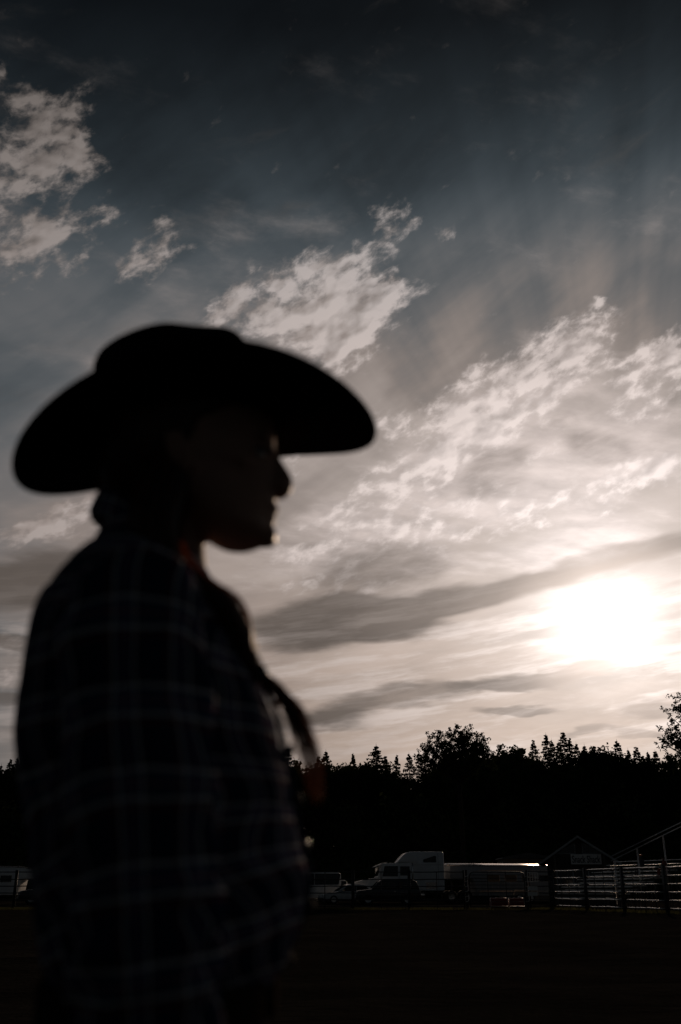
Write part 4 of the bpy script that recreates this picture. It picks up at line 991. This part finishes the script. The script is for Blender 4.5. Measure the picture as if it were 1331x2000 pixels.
def build_boards():
    Y = 60.86; items = [(1031, 1050, 1704, 1722, 'tall'), (1031, 1050, 1731, 1739, 'white notice board on the gate-side panel, upper of the two blank ones'), (1031, 1050, 1742, 1749.5, 'white notice board on the gate-side panel, lower of the two blank ones')]
    for x0, x1, y0, y1, lab in items:
        a, b = P(x0, y1, Y), P(x1, y0, Y); bm = bmesh.new()
        if lab == 'tall':
            t = empty('notice_board', (a.x, Y, a.z)); tag(t, 'pale slatted board with crossing bars above the two blank boards', 'board'); w, h = (b - a).x, (b - a).z
            for k in range(3):
                bm = bmesh.new(); z = h * k / 2; tube(bm, [(0, 0, z), (w, 0, z)], .022, 4); make('bar', bm, 'sign_white', t)
            for k in range(5):
                bm = bmesh.new(); x = w * k / 4; tube(bm, [(x, 0, 0), (x, 0, h)], .015, 4); make('bar', bm, 'sign_white', t)
        else:
            box(bm, 0, (b - a).x, -.012, .012, 0, (b - a).z, .004); t = make('notice_board', bm, 'sign_white'); t.location = a; tag(t, lab, 'board', 'blank notice boards')
    a, b = P(957, 1749, 64), P(990, 1742, 64); c = P(1022, 1742, 64)
    for q0, q1, lab in ((a, b, 'dark red barrel lying low behind the gate, left one'), (P(993, 1749, 64), c, 'dark red barrel lying low behind the gate, right one')):
        t = empty('barrel', (q0.x, 64, 0)); tag(t, lab, 'barrel', 'red barrels behind the gate'); L = q1.x - q0.x; bm = bmesh.new(); r = .30
        tube(bm, [(0, 0, r), (.03, 0, r), (L * .32, 0, r), (L * .34, 0, r), (L * .66, 0, r), (L * .68, 0, r), (L - .03, 0, r), (L, 0, r)], [.26, .30, .28, .305, .28, .305, .30, .26], 18); make('drum', bm, 'red_paint', t, True)
        bm = bmesh.new()
        for x in (0.015, L - .015): tube(bm, [(x - .012, 0, r), (x + .012, 0, r)], .312, 18)
        make('rim', bm, 'galv', t)
build_boards()

# ------------------------------------------------------------------ snack shack
def build_shack():
    Y = 80; c = P(1137, 1738, Y); t = empty('snack_shack', (c.x, Y, 0), R(-15)); tag(t, 'dark gabled snack shack with white lettered sign behind the fence', 'building')
    W, D, ze, za = 2.45, 5.0, 3.15, 4.72
    bm = bmesh.new(); prism(bm, [(-W, 0), (-W, ze), (0, za), (W, ze), (W, 0)], 0, D); wall = make('wall', bm, 'shack_wall', t)
    for k in range(14):                                        # lap boards on the front
        z = .1 + k * .21; bm = bmesh.new(); prism(bm, [(-W, z), (-W, z + .2), (W, z + .2), (W, z)], -.018 - .006 * (k % 2), -.003); make('board', bm, 'shack_wall', wall)
    for s in (-1, 1):
        bm = bmesh.new(); prism(bm, [(0, za + .06), (s * 3.05, ze - .34), (s * 3.05, ze - .22), (0, za + .20)], -.55, D + .4, 0); make('roof_slope', bm, 'shingle', t)
        bm = bmesh.new(); prism(bm, [(0, za + .02), (s * 3.07, ze - .40), (s * 3.07, ze - .22), (0, za + .20)], -.60, -.552, 0); make('barge_board', bm, 'shack_trim', t)
        # gable lights either side of a mullion
        x0, x1 = s * .28, s * 1.75
        p = [(x0, 3.62), (x0, 4.36), (x1, 3.76), (x1, 3.62)] if s > 0 else [(x1, 3.62), (x1, 3.76), (x0, 4.36), (x0, 3.62)]
        bm = bmesh.new(); prism(bm, p, -.03, -.005); w = make('gable_window', bm, 'glass', t)
        bm = bmesh.new()
        for i in range(4): a, b = p[i], p[(i + 1) % 4]; tube(bm, [(a[0], -.05, a[1]), (b[0], -.05, b[1])], .045, 4)
        make('frame', bm, 'shack_trim', w)
        bm = bmesh.new(); box(bm, s * 1.82 - .06, s * 1.82 + .06, -.50, -.38, 0, 3.55); make('porch_post', bm, 'timber', t)
    bm = bmesh.new(); box(bm, -1.7, 1.6, -.05, -.03, 1.15, 2.35); hatch = make('serving_hatch', bm, 'glass', t)
    bm = bmesh.new(); box(bm, -1.85, 1.75, -.45, -.03, 1.02, 1.12, .01); make('counter', bm, 'timber', hatch)
    bm = bmesh.new()
    for x in (-1.75, -.55, .6, 1.65): box(bm, x - .04, x + .04, -.07, -.028, 1.13, 2.4)
    make('frame', bm, 'shack_trim', hatch)
    # the sign
    sg = empty('shop_sign', (P(1120, 1738, 79.35).x, 79.35, P(1120, 1688, 79.35).z)); tag(sg, 'white board lettered Snack Shack hung on the shack\'s gable', 'sign')
    a, b = P(1120, 1688, 79.35), P(1178, 1668, 79.35); w, h = (b - a).x, (b - a).z
    bm = bmesh.new(); box(bm, 0, w, -.02, .02, 0, h, .005); make('board', bm, 'sign_white', sg)
    cu = bpy.data.curves.new('lettering', 'FONT'); cu.body = 'Snack Shack'; cu.size = .62; cu.extrude = .006; cu.offset = .008; cu.align_x = 'CENTER'; cu.align_y = 'CENTER'
    o = bpy.data.objects.new('lettering', cu); COL.objects.link(o); me = bpy.data.meshes.new_from_object(o.evaluated_get(bpy.context.evaluated_depsgraph_get()))
    COL.objects.unlink(o); bpy.data.objects.remove(o)
    me.transform(Matrix.Rotation(R(90), 4, 'X')); xs = [v.co.x for v in me.vertices]; zs = [v.co.z for v in me.vertices]; sw = (w * .92) / (max(xs) - min(xs)); sh = (h * .72) / (max(zs) - min(zs))
    me.transform(Matrix.Translation((w / 2 - sw * (max(xs) + min(xs)) / 2, -.03, h / 2 - sh * (max(zs) + min(zs)) / 2)) @ Matrix.Diagonal((sw, 1, sh, 1)))
    me.materials.append(M['ink']); lo = bpy.data.objects.new('lettering', me); COL.objects.link(lo); lo.parent = sg
    # low shed roof behind the trailer
    Y2 = 104; q = P(1035, 1738, Y2); s2 = empty('storage_shed', (q.x, Y2, 0)); tag(s2, 'long low grey shed showing above the right end of the trailer roof', 'building')
    bm = bmesh.new(); box(bm, -2.4, 2.3, 0, 4, 0, 3.9); sw_ = make('wall', bm, 'timber', s2)
    bm = bmesh.new(); prism(bm, [(-2.6, 3.9), (-2.5, 4.05), (0, 4.5), (2.45, 4.12), (2.5, 3.95)], -.3, 4.3); make('roof', bm, 'shingle', s2)
    for k in range(9):
        bm = bmesh.new(); box(bm, -2.3 + k * .52, -1.84 + k * .52, -.02, 0, .1, 3.86); make('plank', bm, 'timber', sw_)
build_shack()

# ------------------------------------------------------------------ bleachers and spectators
def build_bleachers():
    Y = 66; c = P(1196, 1738, Y); t = empty('bleachers', (c.x, Y, 0), R(24)); tag(t, 'metal bleachers with sloping handrails climbing to the right edge', 'bleachers')
    n, run, rise, wid = 9, .66, .24, 7.0
    for k in range(n):
        x, z = .5 + k * run, .55 + k * rise
        for nm, dx, dz, w in (('seat_plank', .22, .42, .28), ('foot_plank', -.12, 0, .32)):
            bm = bmesh.new(); box(bm, x + dx - w / 2, x + dx + w / 2, -.2, wid, z + dz - .022, z + dz + .022, .006); make(nm, bm, 'plank', t)
        for y in (.0, wid / 2, wid - .15):
            bm = bmesh.new(); tube(bm, [(x + .22, y, 0), (x + .22, y, z + .40)], .03, 6); make('leg', bm, 'dark_pipe', t)
    for y in (0, wid / 2, wid - .15):
        bm = bmesh.new(); tube(bm, [(.3, y, .5), (.3 + n * run, y, .5 + n * rise)], .035, 6); make('stringer', bm, 'dark_pipe', t)
    # end handrail: two sloping pipes on posts
    x0, x1 = -.1, .5 + n * run; zz = lambda x: 2.98 + (x + .1) * .37
    for dz in (0, -.25):
        bm = bmesh.new(); tube(bm, [(x0, -.3, zz(x0) + dz), (x1, -.3, zz(x1) + dz)], .034, 8); make('handrail', bm, 'galv', t, True)
    for x in (.15, 2.0, 4.2, 6.2):
        bm = bmesh.new(); tube(bm, [(x, -.3, 0), (x, -.3, zz(x) - .25)], .045, 8); make('handrail_post', bm, 'galv', t, True)
    return t
build_bleachers()
def spectator(px, py_head, Y, face, cloth, label, seated=True):
    """small figure grown from a skeleton of joints; head top at the given pixel"""
    top = P(px, py_head, Y); H = .88 if seated else top.z; b = Vector((top.x, Y, top.z - (.88 if seated else top.z)))
    J = [((0, 0, .12), .13), ((0, 0, .36), .125), ((.03, 0, .52), .10), ((.05, 0, .60), .055), ((.08, 0, .74), .085), ((.085, 0, .81), .075)]
    E = [(0, 1), (1, 2), (2, 3), (3, 4), (4, 5)]
    for s in (-1, 1):
        k = len(J)
        J += [((.02, s * .17, .54), .055), ((.08, s * .22, .30), .042), ((.30, s * .15, .22), .032), ((.37, s * .13, .20), .034)]; E += [(2, k), (k, k + 1), (k + 1, k + 2), (k + 2, k + 3)]
        k = len(J)
        J += [((.08, s * .09, .08), .085), ((.46, s * .11, .08), .062), ((.48, s * .11, -.34), .045), ((.60, s * .11, -.40), .04)]; E += [(0, k), (k, k + 1), (k + 1, k + 2), (k + 2, k + 3)]
    me = bpy.data.meshes.new('body'); me.from_pydata([j[0] for j in J], E, []); me.materials.append(M[cloth])
    o = bpy.data.objects.new('body', me); COL.objects.link(o)
    sk = o.modifiers.new('s', 'SKIN'); o.modifiers.new('d', 'SUBSURF').levels = 1
    lay = me.skin_vertices[0] if me.skin_vertices else None
    if lay:
        for i, (_, r) in enumerate(J): lay.data[i].radius = (r, r); lay.data[i].use_root = (i == 0)
    apply_mods(o); o.data.polygons.foreach_set('use_smooth', [True] * len(o.data.polygons))
    root = empty('person', b, face); o.parent = root; tag(root, label, 'person', 'spectators on the bleachers')
    bm = bmesh.new(); bmesh.ops.create_icosphere(bm, subdivisions=2, radius=.095, matrix=Matrix.Translation((.07, 0, .80)) @ Matrix.Diagonal((1.08, .95, .8, 1)))
    if not label.startswith('hatted'): make('hair', bm, 'hair', root, True)
    else:
        bm.free(); bm = bmesh.new(); rr = [[Vector((.08 + math.cos(k / 16 * 6.28) * q, math.sin(k / 16 * 6.28) * q * .9, z)) for k in range(16)] for q, z in ((.09, .80), (.17, .80), (.175, .815), (.095, .815), (.085, .90), (.04, .91))]
        loft(bm, rr); make('hat', bm, 'felt', root, True)
    bm = bmesh.new(); bmesh.ops.create_icosphere(bm, subdivisions=2, radius=.07, matrix=Matrix.Translation((.125, 0, .74)) @ Matrix.Diagonal((.6, .8, 1.1, 1))); make('face', bm, 'skin_far', root, True)
spectator(1253, 1668, 67.5, R(200), 'cloth_dark', 'bare-headed spectator in dark clothes sitting above the fence, left of two')
spectator(1297, 1672, 66.8, R(190), 'cloth_red', 'hatted spectator sitting above the fence near the right edge')

# ------------------------------------------------------------------ grass along the fence
def build_grass():
    rg = random.Random(3); bm = bmesh.new()
    for i in range(15000):
        if rg.random() < .72: px = rg.uniform(-150, 1080); q = P(px, 1738, 61); y = 61 + rg.gauss(-.3, .9); x = q.x
        else: f = rg.random(); q = FA.lerp(FB, f); x, y = q.x + rg.gauss(0, .4), q.y + rg.gauss(-.1, .5)
        d = mnoise.noise(Vector((x * .35, y * .35, 0)))
        if d < -.1 and rg.random() < .8: continue
        h = rg.uniform(.05, .17) * (1.0 + 1.0 * max(0, d)); a = rg.random() * 6.28; w = .012; l = Vector((rg.gauss(0, .05), rg.gauss(0, .05), h))
        c = Vector((x, y, -.01)); e = Vector((math.cos(a) * w, math.sin(a) * w, 0))
        bm.faces.new((bm.verts.new(c - e), bm.verts.new(c + e), bm.verts.new(c + l)))
    tag(make('grass', bm, 'grass'), 'uneven dry grass growing along the foot of the fence', 'grass', None, 'stuff')
build_grass()
